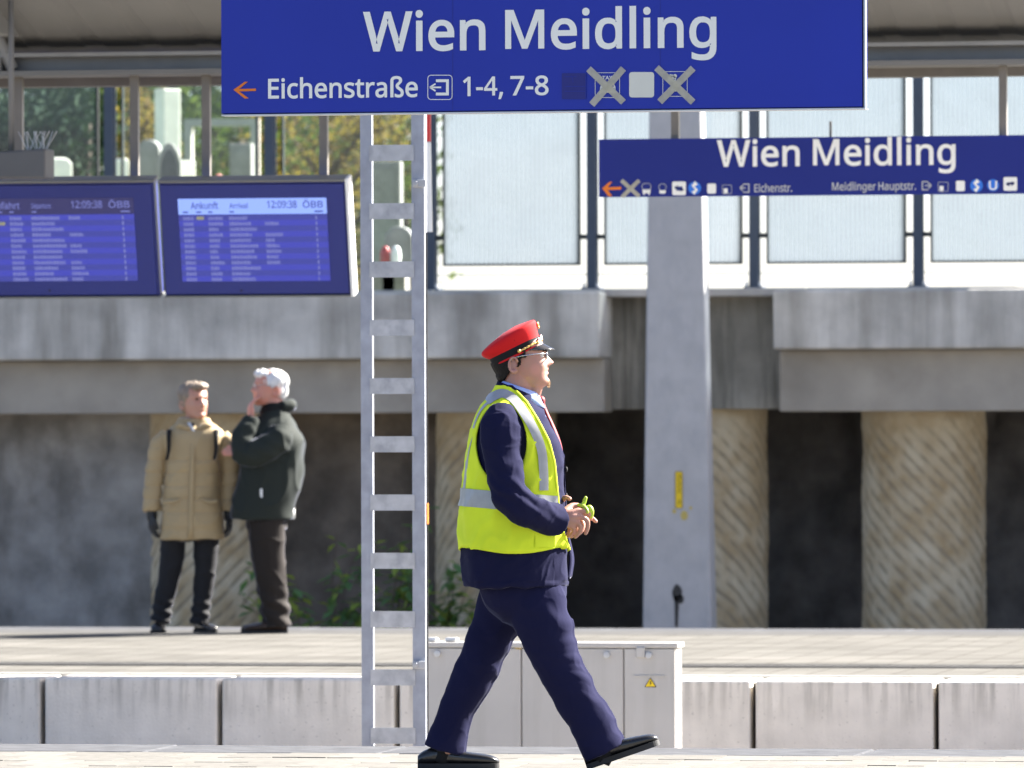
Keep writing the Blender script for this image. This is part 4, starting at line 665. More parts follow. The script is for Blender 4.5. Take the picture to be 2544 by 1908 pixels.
# ------------------------------------------------------------------ switch cabinet
YCAB = 35.6
zt2 = Z(1600, YCAB); x0, x1 = X(1044, YCAB, 1700), X(1680, YCAB, 1700)
cbn = thing('switch_cabinet', ((x0+x1)/2, YCAB, -1.0), 'low beige-grey three-door switch cabinet beyond the platform edge, behind the walking legs', 'cabinet')
wbox('body', M['cab'], x0, x1, YCAB, YCAB+.17, -.99, zt2-.02, cbn); wbox('lid', M['cab'], x0-.012, x1+.012, YCAB-.022, YCAB+.185, zt2-.018, zt2+.008, cbn, .005)
sm = [1044, 1297, 1551, 1680]
for i in range(3): wbox('door', M['cab'], X(sm[i], YCAB, 1700)+.004, X(sm[i+1], YCAB, 1700)-.004, YCAB-.016, YCAB-.001, -.95, zt2-.022, cbn, .003)
for px, py in ((1087, 1624), (1508, 1627), (1612, 1628)):
    p = atY(px, py, YCAB-.02); wobj(MB().cyl((p.x, YCAB-.034, p.z), (p.x, YCAB-.014, p.z), .016, 16).cyl((p.x, YCAB-.037, p.z), (p.x, YCAB-.034, p.z), .009, 12), 'lock', M['metal'], cbn, bevel=.002)
p = atY(1592, 1621, YCAB-.02); wobj(MB().box(p.x-.022, p.x+.022, YCAB-.03, YCAB-.0165, p.z-.026, p.z+.026), 'lock_cover', M['cab'], cbn, bevel=.004)
for a, c in ((1574, 1650), (1428, 1460)): wbox('seam_strip', M['cab'], X(a, YCAB), X(c, YCAB), YCAB-.021, YCAB-.0165, Z(1680, YCAB), Z(1676.5, YCAB), cbn)
YQ = YCAB-.019
M['yel'] = mat('warning_yellow', (.80, .56, .01), .5, .04, 10)
flat('warning_triangle', [[(1616, 1683), (1631, 1707), (1601, 1707)]], YQ, M['black'], cbn)
flat('warning_field', [[(1616, 1686), (1628.5, 1705.5), (1603.5, 1705.5)]], YQ-.001, M['yel'], cbn)
flat('warning_bolt', [[(1617, 1691), (1613, 1698), (1616, 1698), (1614.5, 1704), (1619, 1696.5), (1616, 1696.5), (1619, 1691)]], YQ-.002, M['black'], cbn)
flat('rust_patch', [[(1274, 1603), (1296, 1602), (1296, 1613), (1286, 1614), (1276, 1609)]], YQ, mat('rust_stain', (.42, .30, .13), .8, .25, 60), cbn)
for a, c in ((1053, 1080), (1100, 1130)): wobj(MB().box(X(a, YCAB), X(c, YCAB), YCAB+.03, YCAB+.10, zt2+.009, zt2+.03), 'cable_entry', M['metal'], cbn, bevel=.008)
# ------------------------------------------------------------------ tall concrete pole
YP = 51.5
pp = thing('concrete_pole', (X(1690, YP, 1500), YP+.2, -1), 'tall tapering pale concrete pole rising from the far platform', 'pole')
bl, br_, tl, tr_ = atY(1596, 1560, YP), atY(1768, 1560, YP), atY(1611, 300, YP), atY(1742, 300, YP)
k = 2.3
def ex(a, b_): return a+(b_-a)*k
def dn(a, b_): return a+(b_-a)*((-1-a.z)/(b_.z-a.z))
P = [dn(bl, tl), dn(br_, tr_), ex(br_, tr_), ex(bl, tl)]
bw, tw = P[1].x-P[0].x, P[2].x-P[3].x
v = [(P[0].x, YP, -1), (P[1].x, YP, -1), (P[1].x, YP+bw*.5, -1), (P[0].x, YP+bw*.5, -1)]; zz = P[2].z
v += [(P[3].x, YP, zz), (P[2].x, YP, zz), (P[2].x, YP+tw*.5, zz), (P[3].x, YP+tw*.5, zz)]
wobj(MB().add(v, [(0,1,2,3), (4,5,6,7), (0,1,5,4), (1,2,6,5), (2,3,7,6), (3,0,4,7)]), 'shaft', M['pole'], pp, bevel=.018)
def onp(px, py, d=.004): return atY(px, py, YP+.001-d)
flat('number_plate', [rrect(1677, 1171, 1696, 1263, 4)], YP-.004, M['yel'], pp)
flat('plate_marks', [ring(1677, 1171, 1696, 1263, 1.6, 4)[i] for i in range(24)]+[q for y in (1180, 1196, 1212, 1242) for q in (rect(1683, y, 1690, y+2), rect(1688, y+2, 1690.5, y+8), rect(1682, y+9, 1690, y+11))], YP-.0055, mat('plate_ink', (.13, .09, .01), .7, 0), pp)
M['ypaint'] = mat('yellow_paint_splash', (.50, .40, .12), .8, .1, 60)
def blot(cx, cy, rx, ry, seed, n=22): return [(cx+rx*math.cos(2*math.pi*k/n)*(1+.35*nz(k*.7, seed, 0)), cy+ry*math.sin(2*math.pi*k/n)*(1+.35*nz(k*.7, seed, 4))) for k in range(n)]
flat('paint_splash', [blot(1700, 1281, 9, 12, 3), blot(1675, 1270, 5, 6, 5), blot(1716, 1262, 4, 4, 8)], YP-.003, M['ypaint'], pp)
flat('oil_mark', [blot(1682, 1474, 12, 22, 9), blot(1690, 1488, 9, 12, 12), [(1675, 1478), (1688, 1480), (1684, 1558), (1677, 1558)]], YP-.003, mat('oily_mark', (.05, .048, .046), .8, .3, 30), pp)
# ------------------------------------------------------------------ people: materials
def cloth(name, col, rough=.8, sheen=.15, wscale=420, bump=.12, var=.06, spec=.25):
    m, t, b = nt(name); N = t.nodes; L = t.links; b.inputs['Roughness'].default_value = rough; b.inputs['Sheen Weight'].default_value = sheen; b.inputs['Sheen Roughness'].default_value = .25; b.inputs['Sheen Tint'].default_value = (.75, .78, 1, 1); b.inputs['Specular IOR Level'].default_value = spec
    tc = N.new('ShaderNodeTexCoord'); n = N.new('ShaderNodeTexNoise'); n.inputs['Scale'].default_value = 5; n.inputs['Detail'].default_value = 5; L.new(tc.outputs['Object'], n.inputs['Vector'])
    mr = N.new('ShaderNodeMapRange'); mr.inputs[1].default_value = .3; mr.inputs[2].default_value = .7; mr.inputs[3].default_value = 1-var; mr.inputs[4].default_value = 1+var; L.new(n.outputs[0], mr.inputs[0])
    mx = N.new('ShaderNodeMix'); mx.data_type = 'RGBA'; mx.blend_type = 'MULTIPLY'; mx.inputs[0].default_value = 1; mx.inputs[6].default_value = (*col, 1); L.new(mr.outputs[0], mx.inputs[7]); L.new(mx.outputs[2], b.inputs['Base Color'])
    n2 = N.new('ShaderNodeTexNoise'); n2.inputs['Scale'].default_value = wscale; n2.inputs['Detail'].default_value = 2; L.new(tc.outputs['Object'], n2.inputs['Vector'])
    bp = N.new('ShaderNodeBump'); bp.inputs['Strength'].default_value = bump; bp.inputs['Distance'].default_value = .002; L.new(n2.outputs[0], bp.inputs['Height']); L.new(bp.outputs[0], b.inputs['Normal'])
    return m
def skin_mat(name, col, blush, blobs=()):
    """blobs: (x, y, z, radius, colour) tints that belong to the skin itself (lips, stubble, brows)"""
    m, t, b = nt(name); N = t.nodes; L = t.links; b.inputs['Roughness'].default_value = .48; b.inputs['Subsurface Weight'].default_value = .12; b.inputs['Subsurface Radius'].default_value = (.012, .005, .003); b.inputs['Subsurface Scale'].default_value = .5
    tc = N.new('ShaderNodeTexCoord'); n = N.new('ShaderNodeTexNoise'); n.inputs['Scale'].default_value = 22; n.inputs['Detail'].default_value = 5; L.new(tc.outputs['Object'], n.inputs['Vector'])
    mx = N.new('ShaderNodeMix'); mx.data_type = 'RGBA'; mr = N.new('ShaderNodeMapRange'); mr.inputs[1].default_value = .4; mr.inputs[2].default_value = .7; L.new(n.outputs[0], mr.inputs[0]); L.new(mr.outputs[0], mx.inputs[0]); mx.inputs[6].default_value = (*col, 1); mx.inputs[7].default_value = (*blush, 1); src = mx.outputs[2]
    for x, y, z, r, c in blobs:
        d = N.new('ShaderNodeVectorMath'); d.operation = 'DISTANCE'; L.new(tc.outputs['Object'], d.inputs[0]); d.inputs[1].default_value = (x, y, z)
        mr = N.new('ShaderNodeMapRange'); mr.inputs[1].default_value = r; mr.inputs[2].default_value = r*.45; mr.inputs[3].default_value = 0; mr.inputs[4].default_value = .8; L.new(d.outputs['Value'], mr.inputs[0])
        k = N.new('ShaderNodeMix'); k.data_type = 'RGBA'; L.new(mr.outputs[0], k.inputs[0]); L.new(src, k.inputs[6]); k.inputs[7].default_value = (*c, 1); src = k.outputs[2]
    n3 = N.new('ShaderNodeTexNoise'); n3.inputs['Scale'].default_value = 240; n3.inputs['Detail'].default_value = 4; L.new(tc.outputs['Object'], n3.inputs['Vector']); bp = N.new('ShaderNodeBump'); bp.inputs['Strength'].default_value = .25; bp.inputs['Distance'].default_value = .002; L.new(n3.outputs[0], bp.inputs['Height']); L.new(bp.outputs[0], b.inputs['Normal'])
    L.new(src, b.inputs['Base Color']); return m
M['navy'] = cloth('navy_wool', (.0125, .0130, .038), .9, .12, spec=.06)
M['navy2'] = cloth('navy_trouser_wool', (.0125, .0130, .040), .9, .15, spec=.06)
M['hiviz'] = cloth('lime_yellow_vest', (.72, .85, .030), .75, .0, 60, .35, .08)
M['refl'] = mat('silver_reflective_tape', (.34, .345, .335), .35, .08, 30, metal=.1)
M['red'] = cloth('red_felt', (.60, .012, .014), .85, .04)
M['band'] = cloth('black_band', (.010, .010, .011), .8, .1)
M['patent'] = mat('black_patent', (.008, .008, .009), .12, 0, spec=.6)
M['gold'] = mat('gold_cord', (.80, .55, .16), .35, .15, 200, metal=.7)
M['shirt'] = cloth('pale_blue_shirt', (.36, .46, .74), .7, .1)
M['tie'] = mat('red_dotted_tie', (.28, .018, .022), .6, .1, 10, spots=.7, scol=(.7, .5, .45))
M['leather'] = mat('black_leather', (.012, .012, .013), .22, .2, 40, .1, 60, spec=.6)
M['sole'] = mat('rubber_sole', (.02, .02, .02), .7, 0)
M['hair'] = mat('dark_brown_hair', (.010, .0075, .006), .6, .35, 90, .5, 140, spec=.2)
M['lime'] = mat('lime_plastic', (.40, .52, .05), .4, .05, 40)
M['eyew'] = mat('eye_white', (.7, .68, .64), .2, 0); M['iris'] = mat('eye_brown', (.04, .025, .015), .1, 0)
gm, t, b = nt('spectacle_glass'); N = t.nodes; trn = N.new('ShaderNodeBsdfTransparent'); gls = N.new('ShaderNodeBsdfGlossy'); gls.inputs['Roughness'].default_value = .03; mxs = N.new('ShaderNodeMixShader'); mxs.inputs[0].default_value = .14
t.links.new(trn.outputs[0], mxs.inputs[1]); t.links.new(gls.outputs[0], mxs.inputs[2]); t.links.new(mxs.outputs[0], N['Material Output'].inputs[0]); M['lens'] = gm
# ------------------------------------------------------------------ head as a field of horizontal slices
def head_shape(rows, feats, n=72, res=5, e=2.15, rot=0, at=(0, 0)):
    """rows (z, xback, xfront, yhalf); feats (kind values) push the surface: (z, y, amount along x, sz, sy)"""
    A = cr(rows, res); v = []; f = []
    for z, xb, xf, w in A:
        cx = xb*.5+xf*.5
        for j in range(n):
            p, q = sup(2*math.pi*j/n, e); x = cx+(xf-xb)/2*p; y = w*q
            if p > 0:
                for fz, fy, am, sz, sy in feats:
                    for sg_ in ((1,) if fy == 0 else (1, -1)):
                        x += am*math.exp(-((z-fz)/sz)**2-((y-sg_*fy)/sy)**2)*min(1, p*1.8)
            v.append((x, y, z))
    k = len(A)
    for i in range(k-1):
        for j in range(n): f.append((i*n+j, i*n+(j+1) % n, (i+1)*n+(j+1) % n, (i+1)*n+j))
    f.append(tuple(range(n-1, -1, -1))); f.append(tuple((k-1)*n+j for j in range(n)))
    return v, f
def ear_shape(c, h, d, side, thick=.014):
    """rim, lobe and hollow of an ear standing off the side of the head"""
    x, y, z = c; m = MB(); pts = []; rad = []
    for k in range(11):
        a = R(-70+k*31); pts.append((x-d*.5*math.cos(a)*(.9 if k > 6 else 1)*-1*-1, y+side*(.006+.004*math.sin(a)), z+h*.5*math.sin(a))); rad.append(thick*.36)
    pts = [(x+d*.5*math.cos(R(t_)), y+side*(.012 if 40 < t_ < 250 else .004), z+h*.5*math.sin(R(t_))-(.004 if t_ > 250 else 0)) for t_ in range(20, 330, 28)]
    m.add(*tube(pts, [thick*.36]*len(pts), 8, 3)); m.add(*ball((x+.002, y+side*.001, z-.002), (d*.44, .005, h*.44), 14, 8)); m.add(*ball((x+.004, y+side*.004, z-h*.42), (d*.26, .006, h*.15), 10, 6))
    return m
def shoe(parent, name, loc, yaw, pitch, L_=.305, w=.052, mats=None, world=None):
    """upper, sole and heel; local +x is the toe"""
    rows = [(0, .026, .052, .050), (.02, .033, .070, .072), (.06, .036, .088, .095), (.095, .037, .092, .100), (.13, .040, .078, .080), (.18, .047, .068, .060), (.23, .050, .061, .050), (.27, .046, .054, .044), (.295, .032, .043, .036), (.305, .014, .030, .028)]
    v = []; f = []; n = 20; A = cr([(a*L_/.305, b_*w/.05, c, d) for a, b_, c, d in rows], 3)
    for x, hw, h, _ in A:
        for j in range(n):
            a = 2*math.pi*j/n; p, q = sup(a, 2.6); v.append((x, hw*p, .018+(h-.018)*(.5+.5*q)))
    k = len(A)
    for i in range(k-1):
        for j in range(n): f.append((i*n+j, i*n+(j+1) % n, (i+1)*n+(j+1) % n, (i+1)*n+j))
    f.append(tuple(range(n))); f.append(tuple((k-1)*n+j for j in range(n)))
    o = MB().add(v, f).obj(name, (mats or (M['leather'], M['sole']))[0], parent, True)
    ou = []; 
    for x, hw, h, _ in A: ou.append((x, hw+.004))
    top = [(x, h) for x, h in ou]+[(x, -h) for x, h in reversed(ou)]; nn = len(top)
    sv = [(x, y, .0 if x < .085 or x > .12 else .0) for x, y in top]+[(x, y, .022) for x, y in top]
    sf = [tuple(range(nn)), tuple(range(nn, 2*nn))]+[(i, (i+1) % nn, nn+(i+1) % nn, nn+i) for i in range(nn)]
    s_ = MB().add(sv, sf).obj('sole', (mats or (0, M['sole']))[1], o)
    lac = MB()
    for q in range(4): xx = .115+.017*q; zz = .089-.0095*q-.0012*q*q*.5; lac.add(*tube([(xx, -.022, zz-.006), (xx, 0, zz+.003), (xx, .022, zz-.006)], [.0028]*3, 6, 3))
    lac.obj('lace', M['band'], o, True)
    o.location = loc; o.rotation_euler = (0, -pitch, yaw); return o
# ------------------------------------------------------------------ the walking man in cap and vest
MD = EYE*FPX/(1912-1041); mpm = FPX/MD
base = atZ(1310, 1912, 0.0)
man = thing('person', base, 'person in red cap and yellow hi-vis vest striding across the near platform', 'person', None, YAW)
def lx(p): return (p-1310)/mpm
def lz(p): return (1912-p)/mpm
HR = [(1.512, -.020, .062, .026), (1.522, -.045, .079, .044), (1.537, -.068, .088, .055), (1.555, -.088, .087, .063), (1.58, -.105, .083, .069), (1.602, -.116, .082, .072), (1.622, -.121, .079, .074), (1.642, -.124, .076, .075), (1.662, -.125, .077, .076), (1.69, -.122, .068, .075), (1.715, -.108, .050, .066), (1.735, -.080, .03, .048), (1.742, -.05, .0, .02)]
HF = [(1.612, 0, .024, .012, .013), (1.630, 0, .016, .016, .009), (1.604, .013, .008, .008, .008), (1.587, 0, .007, .006, .022), (1.579, 0, -.003, .004, .024), (1.572, 0, .007, .006, .019), (1.559, 0, -.005, .006, .024), (1.537, 0, .006, .012, .022), (1.645, .032, -.011, .011, .014), (1.664, .03, .005, .008, .03), (1.60, .045, .006, .025, .02)]
W_R = Vector((.124, -.175, .992)); W_L = Vector((.105, .000, 1.025))
def cap_(a, b_, r): return chain([a, b_], [r, r])
parts = [head_shape(HR, HF), tube([(-.06, 0, 1.40), (-.045, 0, 1.47), (-.030, 0, 1.53), (-.03, 0, 1.58)], [.075, .066, .066, .066], 24), tube([(.005, 0, 1.46), (.022, 0, 1.495), (.035, 0, 1.53)], [.03, .038, .035], 14),
         ear_shape((-.050, -.076, 1.604), .058, .036, -1), ear_shape((-.050, .076, 1.604), .058, .036, 1),
         loft([(.80, -.17, .09, .15), (1.0, -.18, .08, .16), (1.2, -.17, .08, .17), (1.36, -.16, .04, .17), (1.44, -.12, .0, .08)], 32), loft([(.62, -.14, .08, .13), (.75, -.17, .10, .15), (.85, -.17, .09, .15)], 28),
         tube([(-.09, -.15, 1.38), (-.09, -.22, 1.30), (-.075, -.245, 1.10), tuple(W_R)], [.055, .05, .042, .028], 14), tube([(-.09, .15, 1.38), (-.09, .22, 1.30), (-.07, .245, 1.11), tuple(W_L)], [.055, .05, .042, .028], 14),
         tube([(-.02, -.09, .75), (.10, -.09, .42), (.20, -.09, .25), (.29, -.09, .07)], [.09, .06, .05, .035], 14), tube([(-.06, .09, .75), (-.20, .09, .40), (-.28, .09, .25), (-.325, .09, .06)], [.09, .06, .05, .035], 14)]
# right hand: back of the hand to the camera, fingers hanging and half closed
kn = [(.204, -.161, 1.028), (.210, -.167, 1.006), (.200, -.167, .984), (.184, -.161, .966)]
for k in kn: parts.append(chain([tuple(W_R+Vector((-.01, 0, 0))), ((W_R.x+k[0])/2, (W_R.y+k[1])/2-.004, (W_R.z+k[2])/2+.003), k], [.024, .019, .0125]))
parts += [chain([kn[0], (.236, -.155, 1.024), (.251, -.141, 1.008), (.253, -.129, .994)], [.0115, .0105, .0095, .008]),
          chain([kn[1], (.238, -.161, .990), (.240, -.149, .962), (.233, -.137, .938)], [.0115, .0105, .0095, .008]),
          chain([kn[2], (.213, -.161, .962), (.205, -.149, .940), (.193, -.137, .924)], [.011, .010, .009, .0078]),
          chain([kn[3], (.186, -.155, .948), (.176, -.145, .934), (.163, -.135, .926)], [.010, .009, .008, .007]),
          chain([(.150, -.165, 1.022), (.178, -.139, 1.046), (.206, -.127, 1.046), (.226, -.123, 1.034)], [.017, .0125, .011, .009])]
# left hand behind it
kl = [(.196, -.074, 1.022), (.194, -.058, 1.002), (.182, -.050, .984), (.166, -.048, .970)]
for k in kl: parts.append(chain([tuple(W_L), ((W_L.x+k[0])/2, (W_L.y+k[1])/2, (W_L.z+k[2])/2), k], [.024, .018, .012]))
parts += [chain([kl[0], (.238, -.090, 1.008), (.262, -.098, .994), (.274, -.100, .984)], [.0112, .0102, .0092, .0078]),
          chain([kl[1], (.222, -.074, .978), (.220, -.086, .952), (.208, -.094, .936)], [.0112, .010, .009, .0078]), chain([kl[2], (.200, -.066, .954), (.190, -.080, .934), (.176, -.088, .924)], [.011, .0098, .0088, .0075]),
          chain([kl[3], (.168, -.060, .944), (.160, -.074, .928), (.150, -.082, .918)], [.010, .009, .008, .007]), chain([(.132, -.024, 1.046), (.142, -.050, 1.070), (.156, -.072, 1.078), (.170, -.084, 1.074)], [.016, .0125, .011, .009])]
M['skin'] = skin_mat('fair_skin', (.42, .225, .165), (.47, .205, .15), [(.093, 0, 1.580, .020, (.40, .14, .12)), (.094, 0, 1.538, .024, (.42, .24, .14)), (.04, -.065, 1.585, .03, (.54, .25, .19))])
body = fuse(parts, .0034, 3, .45); setmat(body, M['skin']); bo = link('body', body, man)
# hair below the cap: a thick shell with a ragged lower edge
hr = []; hn = 180
A = cr([r for r in HR if r[0] > 1.52], 12); v = []; f = []; keep = []
for i, (z, xb, xf, w) in enumerate(A):
    for j in range(hn):
        a = 2*math.pi*j/hn; p, q = sup(a, 2.15); cx = (xb+xf)/2; g = 1+.012*nz(j*.9, z*30, 2)
        bk = .012*max(0, -p)*min(1, max(0, (1.66-z)/.05)); xb_ = min(xb, -.098+.5*max(0, 1.56-z)); cx = (xb_+xf)/2; v.append((cx+((xf-xb_)/2+.008+bk)*p*g, (w+.008)*q*g, z))
for i in range(len(A)-1):
    for j in range(hn):
        q4 = (i*hn+j, i*hn+(j+1) % hn, (i+1)*hn+(j+1) % hn, (i+1)*hn+j)
        x, y, z = [sum(v[k][c] for k in q4)/4 for c in range(3)]
        jag = .006*nz(x*120, y*60, z*40); cb_ = -(x+.034)*math.sin(R(25))+(z-1.644)*math.cos(R(25))
        if cb_ > .014: continue
        if z > 1.632: ok = x < -.002+jag
        elif z > 1.596: ok = x < -.068+jag or (-.030+jag < x < -.010-.30*(1.655-z)+jag)
        else: ok = x < -.058-.55*(1.596-z)+jag and z > 1.534+jag*2
        if ok: f.append(q4)
hm = MB().add(v, f); ho = hm.obj('hair', M['hair'], man, True); s = ho.modifiers.new('s', 'SOLIDIFY'); s.thickness = .014; s.offset = -.6
gb = MB(); rg = random.Random(8)
for k in range(34):
    y = rg.uniform(-.018, .018); z = rg.uniform(1.520, 1.548); x = .094-.18*(1.54-z)**2*60-y*y*18; gb.add(*tube([(x-.004, y, z), (x+.001+rg.uniform(0, .003), y*1.05, z-.006), (x, y*1.1, z-.009)], [.0011, .0009, .0004], 5, 0))
gb.obj('goatee', mat('ginger_brown_beard', (.42, .25, .12), .5, .2, 60), man, True)
# jacket with sleeves
JR = [(.728, -.250, .160, .232), (.79, -.254, .166, .230), (.88, -.254, .160, .222), (1.0, -.250, .150, .220), (1.08, -.245, .146, .216), (1.16, -.236, .146, .212), (1.25, -.226, .142, .212), (1.31, -.212, .124, .216), (1.36, -.200, .098, .218), (1.405, -.184, .076, .200), (1.44, -.166, .052, .160), (1.47, -.142, .030, .112), (1.50, -.120, .008, .084), (1.525, -.112, -.030, .074)]
slR = tube([(-.100, -.150, 1.395), (-.100, -.205, 1.355), (-.099, -.232, 1.29), (-.090, -.262, 1.20), (-.074, -.290, 1.122), (-.040, -.295, 1.062), (.012, -.275, 1.028), (.070, -.225, 1.006), tuple(W_R+Vector((-.002, 0, 0)))], [(.065, .075), (.080, .080), (.075, .084), (.070, .076), (.069, .072), (.070, .071), (.065, .066), (.064, .064), (.064, .065)], 24, 5)
slL = tube([(-.100, .150, 1.395), (-.100, .205, 1.355), (-.099, .232, 1.29), (-.090, .246, 1.20), (-.066, .252, 1.12), (-.030, .222, 1.07), (.012, .165, 1.046), (.060, .085, 1.034), tuple(W_L+Vector((-.006, 0, 0)))], [.078, .086, .085, .077, .073, .070, .062, .058, .056], 24, 5)
jk = fuse([loft(JR, 64, 4, 2.3), slR, slL], .0055, 3, .5)
def jw(c, n):
    x, y, z = c; d = .004*nz(x*9, y*9, z*7)+.003*nz(x*22, y*18, z*20)+.005*ridge(x*5+z*6, y*4, z*6-x*7)+.0025*ridge(x*11-z*9, y*8, z*11+x*6, 8)
    if abs(y) > .17:      # creases of the sleeves around the elbow
        s_ = x*.7+z; d += .0035*math.exp(-((z-1.09)/.09)**2)*math.sin(s_*110+3*nz(x*14, y*14, z*9))
        d += .0015*math.sin(x*60-z*40+2*nz(x*8, y*8, z*8))
    if z < .9 and z > .75: d += .004*math.sin(math.atan2(y, x+.05)*7+z*6)
    return d
wrinkle(jk, jw); setmat(jk, M['navy']); jo = link('jacket', jk, man)
# open front edge and lapels of the jacket
def ribbon(P, Q, name, m, th=.005, parent=None, res=5):
    P = cr(P, res); Q = cr(Q, res); k = len(P); v = [tuple(p) for p in P]+[tuple(q) for q in Q]
    o = MB().add(v, [(i, i+1, k+i+1, k+i) for i in range(k-1)]).obj(name, m, parent or man, True); s = o.modifiers.new('s', 'SOLIDIFY'); s.thickness = th; s.offset = 0; return o
for sg_ in (-1, 1):
    ribbon([(-.085, sg_*.078, 1.500), (-.02, sg_*.074, 1.475), (.040, sg_*.062, 1.430), (.092, sg_*.048, 1.366), (.128, sg_*.030, 1.306), (.148, sg_*.016, 1.240)], [(-.075, sg_*.098, 1.462), (-.01, sg_*.106, 1.430), (.030, sg_*.112, 1.385), (.075, sg_*.100, 1.320), (.118, sg_*.068, 1.270), (.146, sg_*.028, 1.225)], 'lapel', M['navy'], .006, jo)
ribbon([(.149, -.012, 1.25), (.152, -.014, 1.10), (.158, -.016, .95), (.170, -.022, .84), (.158, -.03, .745)], [(.145, .05, 1.25), (.154, .05, 1.10), (.164, .055, .95), (.186, .05, .84), (.178, .05, .765)], 'front_flap', M['navy'], .006, jo)
def neck_band(name, m, r0, r1, parent, a0=40, th=.006):
    """open ring round the neck; r = (x back, z back, x front, z front, half width)"""
    v = []; n = 40
    for xb, zb_, xf, zf_, w in (r0, r1):
        for k in range(n+1):
            a = R(a0+(360-2*a0)*k/n); p, q = math.cos(a), math.sin(a); t_ = (p+1)/2; v.append((xb+(xf-xb)*t_, w*q, zb_+(zf_-zb_)*t_))
    o = MB().add(v, [(k, k+1, n+2+k, n+1+k) for k in range(n)]).obj(name, m, parent, True); s = o.modifiers.new('s', 'SOLIDIFY'); s.thickness = th; s.offset = 0; return o
neck_band('collar', M['navy'], (-.126, 1.490, .050, 1.415, .105), (-.110, 1.540, .050, 1.470, .078), jo, 52, .009)
for k in range(3): MB().add(*ball((.104-.013*k, -.232-.006*k*0, .962-.004*k), (.005, .004, .005), 10, 6)).obj('button', M['band'], jo, True)
for zz in (1.19, 1.085, .985): MB().add(*ball((.158, -.004, zz), (.006, .011, .011), 12, 8)).obj('button', M['band'], jo, True)
# shirt and tie
shv = loft([(1.22, .05, .140, .030), (1.29, .02, .128, .046), (1.35, -.01, .104, .056), (1.40, -.03, .082, .060), (1.44, -.05, .060, .062), (1.475, -.085, .047, .068), (1.500, -.095, .036, .068)], 40, 4, 2.2)
sho = link('shirt', setmat(fuse([shv], .006, 2), M['shirt']), man)
neck_band('collar', M['shirt'], (-.110, 1.500, .074, 1.432, .082), (-.100, 1.545, .046, 1.492, .071), sho, 12, .006)
tie = fuse([loft([(1.20, .128, .152, .020), (1.28, .118, .142, .028), (1.35, .092, .118, .026), (1.42, .060, .086, .018), (1.452, .050, .074, .014)], 20, 3, 2.2), ball((.060, 0, 1.462), (.016, .019, .020))], .004, 2)
link('tie', setmat(tie, M['tie']), man)
# trousers
trp = [loft([(.565, -.05, .03, .06), (.60, -.11, .09, .14), (.65, -.165, .13, .185), (.72, -.188, .158, .198), (.80, -.195, .155, .195), (.90, -.19, .14, .185)], 48, 4, 2.3),
       tube([(.010, -.070, .76), (.036, -.092, .660), (.072, -.100, .557), (.108, -.100, .45), (.138, -.098, .384), (.168, -.098, .335), (.201, -.096, .266), (.249, -.096, .195), (.282, -.096, .125), (.308, -.096, .072)], [.110, .117, .107, .092, .087, .086, .083, .085, .086, .088], 32, 5),
       tube([(-.050, .070, .76), (-.092, .098, .640), (-.132, .100, .557), (-.162, .100, .493), (-.207, .100, .384), (-.252, .100, .298), (-.292, .100, .215), (-.314, .100, .14), (-.332, .100, .072)], [.110, .108, .091, .086, .082, .074, .066, .074, .083], 32, 5)]
tr = fuse(trp, .0060, 7, .55)
def tw(c, n):
    x, y, z = c; near = y < .0
    d = .0025*nz(x*10, y*10, z*6)+.0035*ridge(x*6+z*4, y*5, z*5-x*7)+.0015*ridge(x*12-z*10, y*9, z*9+x*9, 8)
    yl = -.098 if near else .100
    if n[0] > .5 and z < .60: d += .006*math.exp(-((y-yl)/.011)**2)
    if near:
        # folds gathered on the front of the knee and shin, and a crease down the side
        d += .004*math.exp(-((z-.40)/.13)**2)*max(-.3, math.sin(z*95+x*20+3.5*nz(x*9, y*7, z*5)))*(.35+.65*max(0, n[0]))
        d += .002*math.exp(-((z-.17)/.10)**2)*math.sin(z*55-x*35+3*nz(x*8, y*8, z*8))
        d += .005*math.exp(-((z-.62)/.10)**2)*math.sin(z*60+x*25+3*nz(x*9, y*9, z*7))*(.3+.7*max(0, n[0]))
    else:
        d += .002*math.exp(-((z-.22)/.12)**2)*math.sin(z*45+x*30+3*nz(x*8, y*8, z*6))+.003*math.exp(-((z-.45)/.12)**2)*math.sin(z*40+x*55+3*nz(x*7, y*7, z*6))
    return d
wrinkle(tr, tw); setmat(tr, M['navy2']); link('trousers', tr, man)
shoe(man, 'shoe', (lx(1037), .100, .0), 0, 0, .325)
shoe(man, 'shoe', (lx(1455)+.006, -.096, .004), 0, R(19), .305)
for q, (a, z0, y0, rr) in enumerate(((-.330, .075, .10, .06), (.305, .085, -.096, .055))):
    MB().add(*tube([(a-.02, y0, z0-.05), (a+.0, y0, z0), (a-.012, y0, z0+.05)], [.042, .046, .048], 16, 3)).obj('sock', M['band'], man, True)
